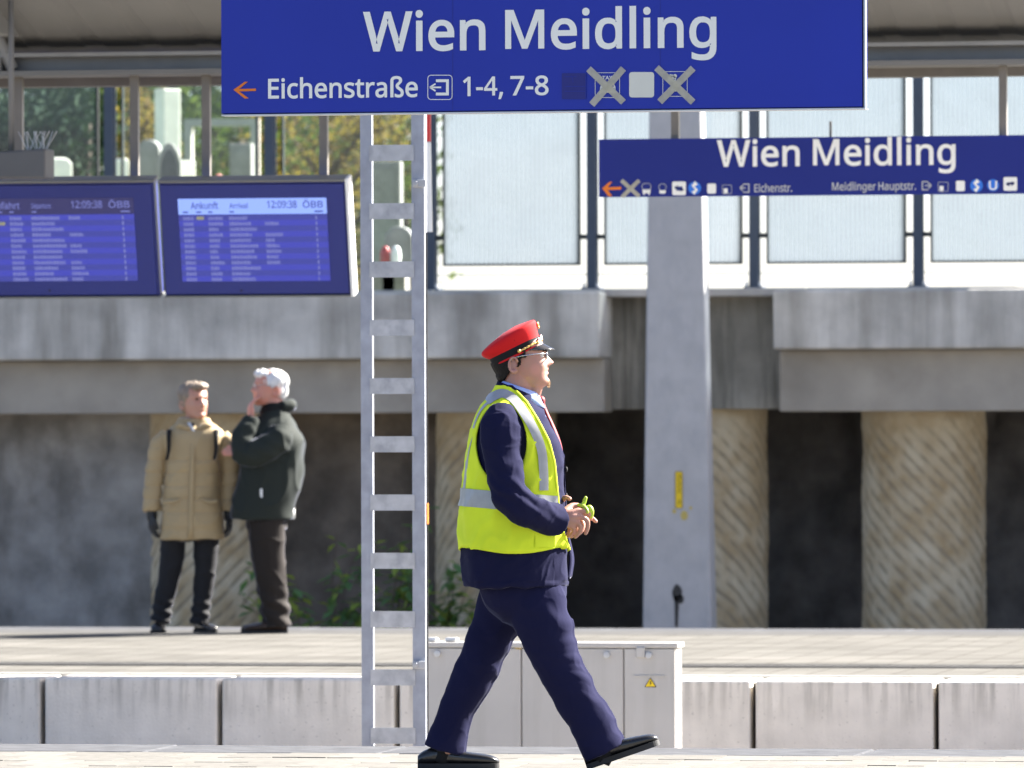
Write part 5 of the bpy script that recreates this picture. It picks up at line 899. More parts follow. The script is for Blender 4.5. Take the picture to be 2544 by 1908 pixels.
# ---- vest: open front, arm holes, reflective tape
VR = [(.872, -.264, .172, .236), (.96, -.262, .166, .236), (1.08, -.256, .162, .230), (1.16, -.247, .162, .227), (1.25, -.237, .158, .226), (1.31, -.222, .140, .230), (1.36, -.210, .114, .230), (1.405, -.194, .090, .212), (1.44, -.176, .066, .172), (1.47, -.152, .044, .124), (1.50, -.130, .022, .096), (1.522, -.118, -.02, .084)]
FE = [(.872, .160), (.97, .125), (1.064, .116), (1.11, .112), (1.218, .102), (1.299, .082), (1.38, .041), (1.461, -.008), (1.50, -.045), (1.522, -.080)]
VA = cr(VR, 9); nV = 150
def vring(z): return [float(np.interp(z, VA[:, 0], VA[:, k])) for k in (1, 2, 3)]
def fedge(z): return float(np.interp(z, [q[0] for q in FE], [q[1] for q in FE]))
def vpt(z, x, side, off=0):
    xb, xf, w = vring(z); c, a = (xb+xf)/2, (xf-xb)/2; p = max(-1, min(1, (x-c)/a)); q = (1-abs(p)**2.3)**(1/2.3)
    return (c+(a+off)*p, side*(w+off)*q, z)
def vfold(tt, z, cp, sp): return .005*math.sin(tt*9+z*5+2*nz(tt, z*3, 1))*max(0, 1.35-z)*1.2+.005*nz(cp*4, sp*4, z*9)+.007*(ridge(cp*2+z*5, sp*2, z*6-cp*2)-.3)*(1 if z < 1.35 else .3)
HX, HZ, HA, HB = -.098, 1.296, .098, .152
v = []; f = []; ze = [r for r in VA if True]
for z, xb, xf, w, in VA:
    c, a = (xb+xf)/2, (xf-xb)/2; p = max(-1, min(.995, (fedge(z)-c)/a)); q = (1-abs(p)**2.3)**(1/2.3); t0 = math.atan2(q**(2.3/2), math.copysign(abs(p)**(2.3/2), p))
    for j in range(nV+1):
        tt = t0+(2*math.pi-2*t0)*j/nV; cp, sp = sup(tt, 2.3); fold = vfold(tt, z, cp, sp)
        v.append((c+(a+fold)*cp, (w+fold)*sp, z-(.012*math.sin(tt*3) if z < .875 else 0)))
for i in range(len(VA)-1):
    for j in range(nV):
        q4 = (i*(nV+1)+j, i*(nV+1)+j+1, (i+1)*(nV+1)+j+1, (i+1)*(nV+1)+j); cc = np.mean([v[k] for k in q4], axis=0)
        if ((cc[0]-HX)/HA)**2+((cc[2]-HZ)/HB)**2 < 1 and abs(cc[1]) > .09: continue
        f.append(q4)
cnt = {}
for q4 in f:
    for a, b_ in zip(q4, q4[1:]+q4[:1]): cnt[tuple(sorted((a, b_)))] = cnt.get(tuple(sorted((a, b_))), 0)+1
for (a, b_), c_ in cnt.items():
    if c_ == 1:
        for k in (a, b_):
            x, y, z = v[k]; rr = math.hypot((x-HX)/HA, (z-HZ)/HB)
            if .8 < rr < 1.25 and abs(y) > .085: v[k] = (HX+(x-HX)/rr, y, HZ+(z-HZ)/rr)
ve = MB().add(v, f).obj('safety_vest', M['hiviz'], man, True); s = ve.modifiers.new('s', 'SOLIDIFY'); s.thickness = .006; s.offset = 1
# waist tape
v = []; f = []; zs = np.linspace(1.030, 1.100, 5); NB = 90
for z in zs:
    for j in range(NB+1):
        xb, xf, w = vring(z); c, a = (xb+xf)/2, (xf-xb)/2; p = max(-1, min(.995, (fedge(z)-c)/a)); q = (1-abs(p)**2.3)**(1/2.3); t0 = math.atan2(q**1.15, math.copysign(abs(p)**1.15, p))
        tt = t0+(2*math.pi-2*t0)*j/NB; cp, sp = sup(tt, 2.3); fold = vfold(tt, z, cp, sp)+.0085
        v.append((c+(a+fold)*cp, (w+fold)*sp, z-.018*cp))
for i in range(4):
    for j in range(NB): f.append((i*(NB+1)+j, i*(NB+1)+j+1, (i+1)*(NB+1)+j+1, (i+1)*(NB+1)+j))
MB().add(v, f).obj('reflective_band', M['refl'], ve, True)
for sg_ in (-1, 1):
    cl = [(.064, 1.105), (.063, 1.18), (.055, 1.265), (.026, 1.345), (-.020, 1.425), (-.052, 1.468), (-.088, 1.488), (-.120, 1.478), (-.150, 1.458)]
    C = cr(cl, 6); T = np.gradient(C, axis=0); T /= np.linalg.norm(T, axis=1)[:, None]; v = []
    for (x, z), (tx_, tz) in zip(C, T):
        for k in (-.017, -.006, .006, .017): 
            xx, zz = x-tz*k, z+tx_*k; p_ = vpt(min(1.520, zz), xx, sg_, .009); v.append((p_[0], p_[1], p_[2]+.004))
    f = [(i*4+j, i*4+j+1, i*4+j+5, i*4+j+4) for i in range(len(C)-1) for j in range(3)]
    MB().add(v, f).obj('reflective_band', M['refl'], ve, True)
    v = []; zs_ = np.linspace(1.462, 1.105, 30)
    for z in zs_:
        xb, xf, w = vring(z); c, a = (xb+xf)/2, (xf-xb)/2
        for yy in (.085, .10, .115): q = min(1, yy/(w+.009)); v.append((c-(a+.009)*(1-q**2.3)**(1/2.3), sg_*yy, z))
    MB().add(v, [(i*3+j, i*3+j+1, i*3+j+4, i*3+j+3) for i in range(29) for j in range(2)]).obj('reflective_band', M['refl'], ve, True)
    pts = [vpt(z, fedge(z)+.002, sg_, .006) for z in np.linspace(.874, 1.50, 30)]
    MB().add(*tube(pts, [.0075]*30, 8, 0)).obj('edge_binding', M['hiviz'], ve, True)
# pocket flap low on the front
pv = [vpt(z, x, -1, .010) for z in (.885, .92, .96) for x in (.03, .055, .08, .105)]
MB().add(pv, [(i*4+j, i*4+j+1, i*4+j+5, i*4+j+4) for i in range(2) for j in range(3)]).obj('pocket', M['hiviz'], ve, True)
# ---- cap
ct = R(25); CO = Vector((lx(1288.5), 0, lz(881)))
cp_e = bpy.data.objects.new('cap', None)
def cq(a, y, b_): return (CO.x+a*math.cos(ct)-b_*math.sin(ct), y, CO.z+a*math.sin(ct)+b_*math.cos(ct))
def cloft(rows, n=72, res=4, close=True):
    A = cr(rows, res); v = []; f = []
    for bf, af, bb, ab, w in A:
        for j in range(n):
            p, q = sup(2*math.pi*j/n, 2.1); c = (af+ab)/2; a = c+(af-ab)/2*p; v.append(cq(a, w*q, bb+(bf-bb)*(p+1)/2))
    k = len(A)
    for i in range(k-1):
        for j in range(n): f.append((i*n+j, i*n+(j+1) % n, (i+1)*n+(j+1) % n, (i+1)*n+j))
    if close: f.append(tuple((k-1)*n+j for j in range(n)))
    return v, f
crown = MB().add(*cloft([(.028, .106, .028, -.107, .0855), (.045, .110, .036, -.116, .092), (.066, .116, .046, -.125, .101), (.084, .1205, .056, -.129, .106), (.094, .1195, .066, -.126, .105), (.099, .110, .074, -.112, .096), (.103, .08, .086, -.075, .07), (.106, .04, .1, -.02, .03)]))
cr_o = crown.obj('cap', M['red'], man, True)
MB().add(*cloft([(0, .1045, 0, -.1045, .083), (.010, .1055, .010, -.1062, .0845), (.022, .107, .022, -.1082, .086), (.0315, .108, .0315, -.109, .087)], close=False)).obj('band', M['band'], cr_o, True)
pts = [cq(.1055*math.cos(a), .0845*math.sin(a), -.001) for a in np.linspace(0, 2*math.pi, 60)]
MB().add(*tube(pts, [.0042]*60, 8, 0, False)).obj('piping', M['red'], cr_o, True)
v = []; f = []; nA, nB = 28, 6
for i in range(nA+1):
    a = R(-68+136*i/nA)
    for j in range(nB+1):
        t_ = j/nB; ww = math.cos(a/68*90*.98/ (math.pi/180)*math.pi/180*1.0)
        ww = max(0, math.cos(a*90/68)); v.append(cq(.106*math.cos(a)+.036*t_*ww, .085*math.sin(a)*(1+.03*t_), .002-.046*t_*ww**.8-.006*(1-t_)*0))
for i in range(nA):
    for j in range(nB): q0 = i*(nB+1)+j; f.append((q0, q0+1, q0+nB+2, q0+nB+1))
o = MB().add(v, f).obj('visor', M['patent'], cr_o, True); s = o.modifiers.new('s', 'SOLIDIFY'); s.thickness = .003; s.offset = 0
pts = []; rad = []
for k, a in enumerate(np.linspace(R(-84), R(84), 61)):
    pts.append(cq(.113*math.cos(a), .0905*math.sin(a), .007+.006*math.cos(a))); rad.append(.0042+.0011*math.sin(k*1.9))
MB().add(*tube(pts, rad, 8, 0)).obj('gold_cord', M['gold'], cr_o, True)
for a in (R(-36), R(36), R(-84), R(84)): MB().add(*ball(cq(.114*math.cos(a), .092*math.sin(a), .009), .0075)).obj('button', M['gold'], cr_o, True)
bd = MB().add(*ball(cq(.112, 0, .020), (.006, .014, .014)))
for a in (R(-14), R(14), R(-26), R(26)): bd.add(*ball(cq(.113*math.cos(a), .09*math.sin(a)*1.0, .018), (.005, .010, .008)))
bd.obj('band_badge', mat('silver_badge', (.75, .73, .66), .3, .1, 60, metal=.6), cr_o, True)
bd = MB().add(*ball(cq(.1235, 0, .074), (.005, .011, .011))).add(*ball(cq(.1225, 0, .062), (.004, .014, .006))); bd.obj('crown_badge', M['gold'], cr_o, True)
for px, py in ((1281, 846), (1255, 858)):
    for sg_ in (-1, 1):
        X_, Z_ = lx(px), lz(py); dx, dz = X_-CO.x, Z_-CO.z; a = dx*math.cos(ct)+dz*math.sin(ct); b_ = -dx*math.sin(ct)+dz*math.cos(ct)
        w = .098; yy = w*math.sqrt(max(0, 1-((a+.004)/.12)**2)); MB().add(*ball((X_, sg_*yy, Z_), (.0028, .003, .0028), 8, 6)).obj('vent_eyelet', M['band'], cr_o, True)
# ---- glasses and eyes
gl = MB(); sp_o = None
for sg_ in (-1, 1):
    rim = [(.083-.010*math.cos(R(a))**2*0-.14*(abs(sg_*.031+.0205*math.cos(R(a))))**2*4, sg_*.031+.0205*math.copysign(abs(math.cos(R(a)))**.7, math.cos(R(a))), 1.6415+.0135*math.copysign(abs(math.sin(R(a)))**.7, math.sin(R(a)))) for a in range(0, 361, 15)]
    gl.add(*tube(rim, [.0026]*len(rim), 6, 0))
    gl.add(*tube([(.074, sg_*.054, 1.648), (.05, sg_*.0775, 1.6475), (.0, sg_*.0835, 1.6420), (-.045, sg_*.083, 1.633), (-.062, sg_*.081, 1.620)], [.0030]*5, 6, 4))
gl.add(*tube([(.086, -.011, 1.645), (.0895, 0, 1.6465), (.086, .011, 1.645)], [.0018]*3, 6, 3))
sp_o = gl.obj('glasses', mat('spectacle_frame', (.42, .42, .43), .25, 0, metal=.8), man, True)
for sg_ in (-1, 1):
    v = [(.083-.14*(abs(sg_*.031+.019*math.cos(R(a))))**2*4, sg_*.031+.019*math.cos(R(a)), 1.6415+.0125*math.sin(R(a))) for a in range(0, 360, 20)]
    MB().add(v, [tuple(range(len(v)))]).obj('lens', M['lens'], sp_o, True)
    e_ = MB().add(*ball((.0585, sg_*.031, 1.643), .0122, 16, 12)).obj('eye', M['eyew'], man, True)
    MB().add(*ball((.0675, sg_*.0315, 1.643), (.0042, .0058, .0058), 12, 8)).obj('iris', M['iris'], e_, True)
    MB().add(*tube([(.081, sg_*.012, 1.659), (.078, sg_*.032, 1.664), (.066, sg_*.052, 1.659)], [(.004, .0035), (.0045, .004), (.002, .002)], 8, 4)).obj('eyebrow', M['hair'], man, True)
# ---- lime green thing held in the hands, and a cord
gt = fuse([chain([(.218, -.135, 1.040), (.226, -.135, 1.056), (.233, -.137, 1.078)], [.0065, .0085, .0075]), chain([(.205, -.137, 1.050), (.222, -.147, 1.046), (.236, -.159, 1.032), (.240, -.163, 1.022)], [.007, .0085, .008, .007]), chain([(.232, -.137, 1.036), (.248, -.141, 1.040), (.256, -.143, 1.024), (.254, -.141, 1.004)], [.007, .011, .011, .009])], .0025, 2)
go = link('plastic_toggle', setmat(gt, M['lime'])); go.location = base; go.rotation_euler = (0, 0, YAW); tag(go, 'lime green plastic piece held in the hands of the person in red cap', 'toggle')
# ------------------------------------------------------------------ ground, graves and trees behind the barrier
struct(wbox('ground', M['grass'], -400, 400, 55.12, 900, -1, zc-.06))
def leafmat(name, col, tr=.5):
    m, t, b = nt(name); N = t.nodes; L = t.links; b.inputs['Roughness'].default_value = .85; b.inputs['Specular IOR Level'].default_value = .08; b.inputs['Base Color'].default_value = (*col, 1)
    tl = N.new('ShaderNodeBsdfTranslucent'); tl.inputs[0].default_value = (min(1, col[0]*1.6), min(1, col[1]*1.7), col[2], 1)
    mx = N.new('ShaderNodeMixShader'); mx.inputs[0].default_value = tr; L.new(b.outputs[0], mx.inputs[1]); L.new(tl.outputs[0], mx.inputs[2]); L.new(mx.outputs[0], N['Material Output'].inputs[0]); return m
LM = {'dark': (leafmat('dark_evergreen_leaf', (.016, .034, .020), .06), leafmat('deep_green_leaf', (.026, .046, .026), .08)), 'green': (leafmat('mid_green_leaf', (.034, .052, .017), .3), leafmat('pale_green_leaf', (.065, .085, .028), .3)),
      'yellow': (leafmat('yellow_leaf', (.17, .125, .035), .35), leafmat('brown_leaf', (.10, .068, .036), .35)), 'brown': (leafmat('dull_brown_leaf', (.085, .07, .05), .3), leafmat('straw_leaf', (.14, .12, .075), .3)), 'weed': (leafmat('weed_leaf', (.13, .24, .10), .3), leafmat('weed_leaf_light', (.28, .36, .08), .3))}
M['bark'] = mat('bark', (.07, .05, .035), .9, .3, 12, .5, 30)
def leaves(c, r, n, size, seed, clumps=40, boxy=False):
    rn = random.Random(seed); mb = MB(); cl = []
    for k in range(clumps):
        while True:
            p = [rn.uniform(-1, 1) for _ in range(3)]
            if boxy or sum(q*q for q in p) < 1: break
        cl.append([c[i]+r[i]*p[i]*(1 if boxy else .88) for i in range(3)])
    for k in range(n):
        q = rn.choice(cl); s = .26 if not boxy else .2
        p = Vector([q[i]+rn.gauss(0, 1)*s*r[i]*.6 for i in range(3)])
        a = Vector((rn.gauss(0, 1), rn.gauss(0, 1), rn.gauss(0, 1))).normalized(); b_ = a.orthogonal().normalized(); d = a.cross(b_); w = size*rn.uniform(.6, 1.2)
        mb.add([p-b_*w, p+d*w*.45, p+b_*w, p-d*w*.45], [(0, 1, 2, 3)], 0 if rn.random() < .6 else 1)
    return mb
def tree(px, Y, zc_, rad, n, size, kind, seed, label, group='trees among the graves', clumps=40):
    x = X(px, Y); o = thing('tree', (x, Y, zc-.06), label, 'tree', group)
    m = MB().add(*tube([(x, Y, zc-.08), (x+.05*rad[0], Y, zc+(zc_-zc)*.5), (x, Y, zc_)], [.05+.05*rad[0], .04+.03*rad[0], .02], 10, 4)); rn = random.Random(seed)
    for k in range(7):
        a = k*2.4; h = zc+(zc_-zc)*rn.uniform(.3, .9); m.add(*tube([(x, Y, h), (x+.4*rad[0]*math.cos(a), Y+.4*rad[1]*math.sin(a), h+.3*rad[2]), (x+.75*rad[0]*math.cos(a), Y+.75*rad[1]*math.sin(a), h+.55*rad[2])], [.03+.02*rad[0], .02, .008], 6, 2))
    wobj(m, 'trunk', M['bark'], o, True); wobj(leaves((x, Y, zc_), rad, n, size, seed, clumps), 'crown', list(LM[kind]), o)
tree(815, 70, 4.2, (.95, .9, 1.15), 2600, .045, 'yellow', 21, 'autumn-yellow bushy tree seen behind the top of the mast')
tree(610, 76, 4.4, (1.3, 1.2, 1.7), 3000, .06, 'green', 22, 'pale green tree above the right departure board')
tree(345, 67, 4.0, (.36, .4, .9), 1300, .045, 'yellow', 23, 'slim yellow-leaved tree above the gap between the two screens')
tree(480, 92, 4.9, (1.6, 1.6, 2.6), 2600, .08, 'green', 24, 'loose green tree far behind the white grave column')
tree(1010, 70, 3.4, (.5, .5, 1.0), 1000, .05, 'green', 26, 'small green tree low behind the mast')
for i, (px, w, k, lab) in enumerate(((60, 2.2, 'dark', 'tall dark tree rising behind the evergreen hedge'), (330, 1.7, 'dark', 'tall dark tree behind the slim yellow one'), (560, 1.9, 'green', 'tall green tree behind the stone gate'), (790, 1.7, 'brown', 'broad autumn tree far behind the bushy yellow one'), (930, 1.0, 'green', 'narrow tall green tree far behind the mast'))):
    tree(px, 100+3*i, 5.2, (w, 1.6, 3.0), 5200, .11, k, 60+i, lab, clumps=110)
o = thing('hedge', (X(90, 64), 64, zc-.06), 'tall dark green evergreen hedge behind the left departure board', 'hedge')
hx0, hx1 = X(-260, 64), X(238, 64); hz = Z(214, 64)
wobj(leaves(((hx0+hx1)/2, 64, (zc+hz)/2-.05), ((hx1-hx0)/2-.05, .5, (hz-zc)/2-.1), 16000, .06, 31, 420, True), 'foliage', list(LM['dark']), o)
hm = MB()
for k in range(9): hx = hx0+(hx1-hx0)*(k+.5)/9; hm.add(*tube([(hx, 64, zc-.08), (hx+.05, 64, hz-.3)], [.05, .02], 8, 0))
wobj(hm, 'stems', M['bark'], o, True)
M['stone_g'] = mat('grey_gravestone', (.24, .235, .225), .8, .2, 8, .2, 40); M['stone_w'] = mat('pale_gravestone', (.82, .80, .72), .75, .12, 6, .1, 40); M['stone_d'] = mat('dark_granite', (.06, .06, .065), .35, .2, 30)
def grave(px0, px1, py, Y, kind, m, rot, label):
    x0, x1 = X(px0, Y), X(px1, Y); w = (x1-x0)/2; h = Z(py, Y)-zc+.06; r = thing('gravestone', ((x0+x1)/2, Y, zc-.06), label, 'gravestone', 'gravestones behind the barrier', R(rot))
    n = 12; out = [(-w, 0), (w, 0)]
    if kind == 'arch': out += [(w*math.cos(R(180*k/n)), h-w+w*math.sin(R(180*k/n))) for k in range(n+1)]
    elif kind == 'gothic': out += [(w, h-1.7*w), (w*.75, h-.8*w), (w*.35, h-.2*w), (0, h), (-w*.35, h-.2*w), (-w*.75, h-.8*w), (-w, h-1.7*w)]
    elif kind == 'shoulder': out += [(w, h-.5*w), (w*.6, h-.08*w), (0, h), (-w*.6, h-.02*w), (-w*.9, h-.15*w), (-w, h-.5*w)]
    else: out += [(w, h), (-w, h)]
    k = len(out); d = .13; v = [(x, -d/2, z) for x, z in out]+[(x, d/2, z) for x, z in out]
    MB().add(v, [tuple(range(k)), tuple(range(k, 2*k))]+[(i, (i+1) % k, k+(i+1) % k, k+i) for i in range(k)]).obj('slab', m, r, bevel=.012)
    MB().box(-w-.08, w+.08, -.16, .16, 0, .16).obj('plinth', M['stone_g'], r, bevel=.01)
    v = [(x*.7, -d/2-.008, z*.86+.1*h) for x, z in out]; MB().add(v, [tuple(range(k))]).obj('inscription_field', M['stone_d'] if m is M['stone_g'] and kind == 'gothic' else m, r)
    return r
grave(118, 176, 381, 58, 'shoulder', M['stone_w'], 35, 'pale rounded gravestone beside the hanging box')
grave(294, 316, 384, 60, 'shoulder', M['stone_w'], 35, 'narrow pale gravestone right of the blue post')
grave(346, 402, 338, 61, 'arch', M['stone_g'], 0, 'broad grey round-topped gravestone above the gap between screens')
grave(394, 452, 346, 58.5, 'gothic', M['stone_g'], 10, 'grey pointed gravestone with dark inset panel')
grave(446, 484, 392, 62, 'flat', M['stone_w'], 20, 'low white-topped gravestone right of the pointed one')
grave(575, 630, 350, 64, 'flat', M['stone_g'], 0, 'plain grey gravestone left of the yellow tree')
grave(915, 1000, 398, 60, 'flat', M['stone_g'], 0, 'large flat-topped grey gravestone seen between the mast rungs')
grave(960, 1030, 560, 57, 'arch', M['stone_g'], 0, 'low grey gravestone near the foot of the barrier')
for px, Y, c, lab in ((545, 62, (.5, .12, .12), 'red and white flower bowl above the right screen'), (958, 56.5, (.35, .03, .03), 'red grave lantern behind the mast'), (985, 56.5, (.8, .8, .78), 'white grave lantern behind the mast')):
    x = X(px, Y); zz = Z(455 if px == 545 else 640, Y); o = thing('grave_lantern' if px > 600 else 'flower_bowl', (x, Y, zz-.05), lab, 'lantern' if px > 600 else 'flowers')
    wobj(MB().add(*loft([(zz-.06, x-.035, x+.035, .035, Y), (zz+.02, x-.042, x+.042, .042, Y), (zz+.08, x-.03, x+.03, .03, Y), (zz+.10, x-.012, x+.012, .012, Y)], 14, 3)), 'body', mat('lantern_bowl_colour_'+str(px), c, .4, .1, 20), o, True)  # plain body colour of each lantern and bowl, no emission
    wobj(MB().box(x-.09, x+.09, Y-.09, Y+.09, zc-.06, zz-.06), 'pedestal', M['stone_g'], o)
o = thing('stone_column', (X(418, 61.5), 61.5, zc-.06), 'white square stone column behind the gravestones', 'column', None, R(42))
MB().box(-.085, .085, -.085, .085, 0, Z(212, 61.5)-zc+.06).obj('shaft', M['stone_w'], o, bevel=.01); MB().box(-.12, .12, -.12, .12, 0, .3).obj('plinth', M['stone_w'], o, bevel=.01)
o = thing('stone_gate', (X(555, 66), 66, zc-.06), 'pale grey square gate frame among the graves', 'gate')
zg = Z(288, 66); xg0, xg1 = X(462, 66), X(645, 66)
for xx in (xg0, xg1-.07): wbox('gate_post', M['coping'], xx, xx+.07, 65.95, 66.05, zc-.06, zg-.07, o)
wbox('gate_beam', M['coping'], xg0, xg1, 65.95, 66.05, zg-.069, zg, o)
# rough grass at the crest of the wall
rn = random.Random(5); mb = MB()
for k in range(5200):
    x = rn.uniform(-19, 1.5); y = rn.uniform(55.15, 56.1); h = rn.uniform(.05, .14); a = rn.uniform(0, 6.28); dx, dy = math.cos(a)*.008, math.sin(a)*.008; lx_, ly_ = rn.uniform(-.04, .04), rn.uniform(-.03, .03)
    mb.add([(x-dx, y-dy, zc-.07), (x+dx, y+dy, zc-.07), (x+lx_, y+ly_, zc-.07+h)], [(0, 1, 2)], rn.random() < .5)
g = wobj(mb, 'grass', [leafmat('grass_blade', (.16, .20, .03), .55), leafmat('dry_grass_blade', (.30, .28, .08), .55)]); g['kind'] = 'stuff'; g['label'] = 'rough sunlit grass along the crest of the wall'; g['category'] = 'grass'
# weeds at the foot of the wall
def weed(px, Y, h, n, seed, label, spread=.45):
    rn = random.Random(seed); x0 = X(px, Y, 1500); o = thing('weed', (x0, Y, -.98), label, 'plant', 'weeds at the foot of the wall'); st = MB(); lf = MB()
    for k in range(n):
        a = rn.uniform(0, 6.28); hh = h*rn.uniform(.45, 1); P = [(x0+rn.uniform(-.08, .08), Y+rn.uniform(-.03, .03), -.98)]
        for s_ in range(1, 5): P.append((P[0][0]+spread*math.cos(a)*(s_/4)**1.4*rn.uniform(.8, 1.2), P[0][1]+.35*spread*math.sin(a)*(s_/4), -.98+hh*(s_/4)**.9))
        st.add(*tube(P, [.005, .004, .0035, .003, .002], 5, 2))
        for q in range(30):
            t_ = rn.uniform(.25, 1)*4; i = min(3, int(t_)); p = Vector(P[i]).lerp(Vector(P[i+1]), t_-i); d = Vector((rn.gauss(0, 1), rn.gauss(0, .6)-.3, rn.gauss(0, .5))).normalized(); w = Vector((0, 0, 1)).cross(d).normalized() if abs(d.z) < .95 else Vector((1, 0, 0)); L_ = rn.uniform(.08, .17)
            m_ = p+d*L_*.5+Vector((0, 0, .006)); e_ = p+d*L_-Vector((0, 0, .012)); lf.add([p, m_+w*L_*.24, e_, m_-w*L_*.24], [(0, 1, 2, 3)], 0 if rn.random() < .65 else 1)
    wobj(st, 'stems', M['bark'], o, True); l = wobj(lf, 'leaves', list(LM['weed']), o); l['kind'] = 'stuff'
weed(790, 51.9, 1.55, 16, 41, 'leafy green weed at the wall between the standing couple and the mast')
weed(960, 52.0, 1.75, 12, 42, 'dark leafy weed seen between the mast rungs', .35)
weed(1100, 52.1, 1.5, 10, 43, 'straggly weed just right of the mast, against the grooved pile', .28)
weed(1165, 52.0, 1.15, 7, 44, 'low weed by the grooved pile behind the walking legs', .2)
# ------------------------------------------------------------------ the two people standing on the far platform
M['khaki'] = cloth('khaki_quilted_nylon', (.40, .30, .165), .7, .3, 200, .1); M['blk'] = cloth('black_trouser_cloth', (.016, .016, .018), .8, .35)
M['brn'] = cloth('dark_brown_corduroy', (.022, .017, .014), .85, .4); M['dkgreen'] = cloth('dark_green_coat', (.024, .029, .025), .8, .35, spec=.15); M['glove'] = mat('black_glove', (.015, .016, .018), .45, .1, 20)
M['knit'] = cloth('black_knit_collar', (.012, .012, .012), .9, .03); M['greyhair'] = mat('grey_brown_hair', (.25, .195, .145), .5, .3, 60, .5, 90); M['whitehair'] = mat('white_hair', (.70, .69, .68), .5, .08, 60, .5, 90)
M['navyscarf'] = cloth('navy_scarf', (.025, .03, .05)); M['whitecl'] = cloth('white_blouse', (.6, .62, .66)); M['brownshoe'] = mat('brown_leather', (.035, .018, .010), .35, .2, 30)
M['skin2'] = skin_mat('warm_skin', (.50, .27, .19), (.54, .25, .17), [(.085, 0, 1.58, .02, (.42, .13, .10))]); M['skin3'] = skin_mat('ruddy_skin', (.55, .26, .19), (.60, .24, .17))
def turn(vf, rot, cx, cy, dz, s=1.0, ox=-.02, oz=1.512):
    v, f = (vf.v, vf.f) if isinstance(vf, MB) else vf; c, n = math.cos(rot), math.sin(rot); out = []
    for x, y, z in v: x = (x-ox)*s; y *= s; out.append((cx+x*c-y*n, cy+x*n+y*c, oz+dz+(z-oz)*s))
    return out, f
HR2 = [(r[0], r[1], r[2]-(.004 if r[0] < 1.56 else 0), r[3]*(.93 if r[0] < 1.6 else 1)) for r in HR]
def hand(o, d, up, r=.013, glove=False, curl=.5, n=4):
    """palm and five fingers; o wrist, d direction of the fingers, up back of the hand"""
    o = Vector(o); d = Vector(d).normalized(); up = Vector(up); up = (up-d*up.dot(d)).normalized(); s = d.cross(up); out = []
    for k in range(4):
        q = (k-1.5)*.019; kn_ = o+d*.085+s*q*1.05; L_ = (.068, .076, .070, .055)[k]; out.append(chain([tuple(o), tuple(o+d*.045+s*q*.8), tuple(kn_)], [.022, .017, r]))
        a = kn_+d*L_*.45-up*curl*L_*.25; b_ = a+d*L_*.35-up*curl*L_*.5; c = b_+d*L_*.15-up*curl*L_*.45; out.append(chain([tuple(kn_), tuple(a), tuple(b_), tuple(c)], [r*.92, r*.85, r*.78, r*.65]))
    out.append(chain([tuple(o+d*.02-s*.018), tuple(o+d*.05-s*.045-up*.01), tuple(o+d*.085-s*.050-up*.022), tuple(o+d*.105-s*.046-up*.03)], [.017, .0125, .011, .009])); return out
def person(px, py, label):
    b_ = atZ(px, py, 0.0); r = thing('person', b_, label, 'person', None, YAW); k = (py-1041)/EYE
    return r, (lambda p: (p-px)/k), (lambda p: (py-p)/k)
# ---- woman in khaki coat, facing the camera and looking to the man
wo, ux, uz = person(470, 1572, 'person in khaki quilted coat and black gloves, standing by the grooved pile'); wo.location.y += 0
rt = R(-58); hx, dzh = ux(485), -.118
bp = [turn(head_shape(HR2, HF), rt, hx, .0, dzh, .99), turn(ear_shape((-.050, -.074, 1.604), .055, .034, -1), rt, hx, 0, dzh, .99), turn(ear_shape((-.050, .074, 1.604), .055, .034, 1), rt, hx, 0, dzh, .99),
      tube([(hx-.01, .02, 1.28), (hx-.005, .015, 1.38), (hx, .01, 1.46)], [.06, .055, .055], 18), loft([(.6, -.14, .14, .10), (.8, -.15, .16, .11), (1.1, -.13, .15, .1), (1.28, -.16, .18, .09), (1.34, -.05, .09, .05)], 24),
      tube([(ux(412), 0, 1.26), (ux(390), 0, 1.05), (ux(380), -.02, .80)], [.045, .04, .028], 12), tube([(ux(556), 0, 1.26), (ux(572), .02, 1.05), (ux(572), .0, .80)], [.045, .04, .028], 12),
      tube([(ux(432), 0, .68), (ux(415), 0, .35), (ux(398), 0, .06)], [.07, .05, .035], 12), tube([(ux(512), 0, .68), (ux(505), 0, .35), (ux(494), 0, .06)], [.07, .05, .035], 12)]
link('body', setmat(fuse(bp, .006, 2), M['skin2']), wo)
hv = [turn(ball((-.048, 0, 1.676), (.104, .093, .084), 24, 16), rt, hx, 0, dzh, 1.01), turn(ball((-.075, 0, 1.625), (.065, .082, .085), 20, 14), rt, hx, 0, dzh, 1.01), turn(ball((.035, 0, 1.725), (.055, .062, .032), 16, 10), rt, hx, 0, dzh, 1.01)]
for sg_ in (-1, 1): hv.append(turn(ball((-.045, sg_*.066, 1.625), (.03, .018, .045), 14, 10), rt, hx, 0, dzh, 1.01))
hm = fuse(hv, .006, 2); wrinkle(hm, lambda c, n: .007*nz(c[0]*55, c[1]*55, c[2]*16)+.006*ridge(c[0]*30, c[1]*30, c[2]*9, 4)-.003); link('hair', setmat(hm, M['greyhair']), wo)
for sg_ in (-1, 1):
    MB().add(*turn(ball((.068, sg_*.031, 1.644), (.006, .011, .006), 10, 8), rt, hx, 0, dzh, .99)).obj('eye', M['iris'], wo, True)
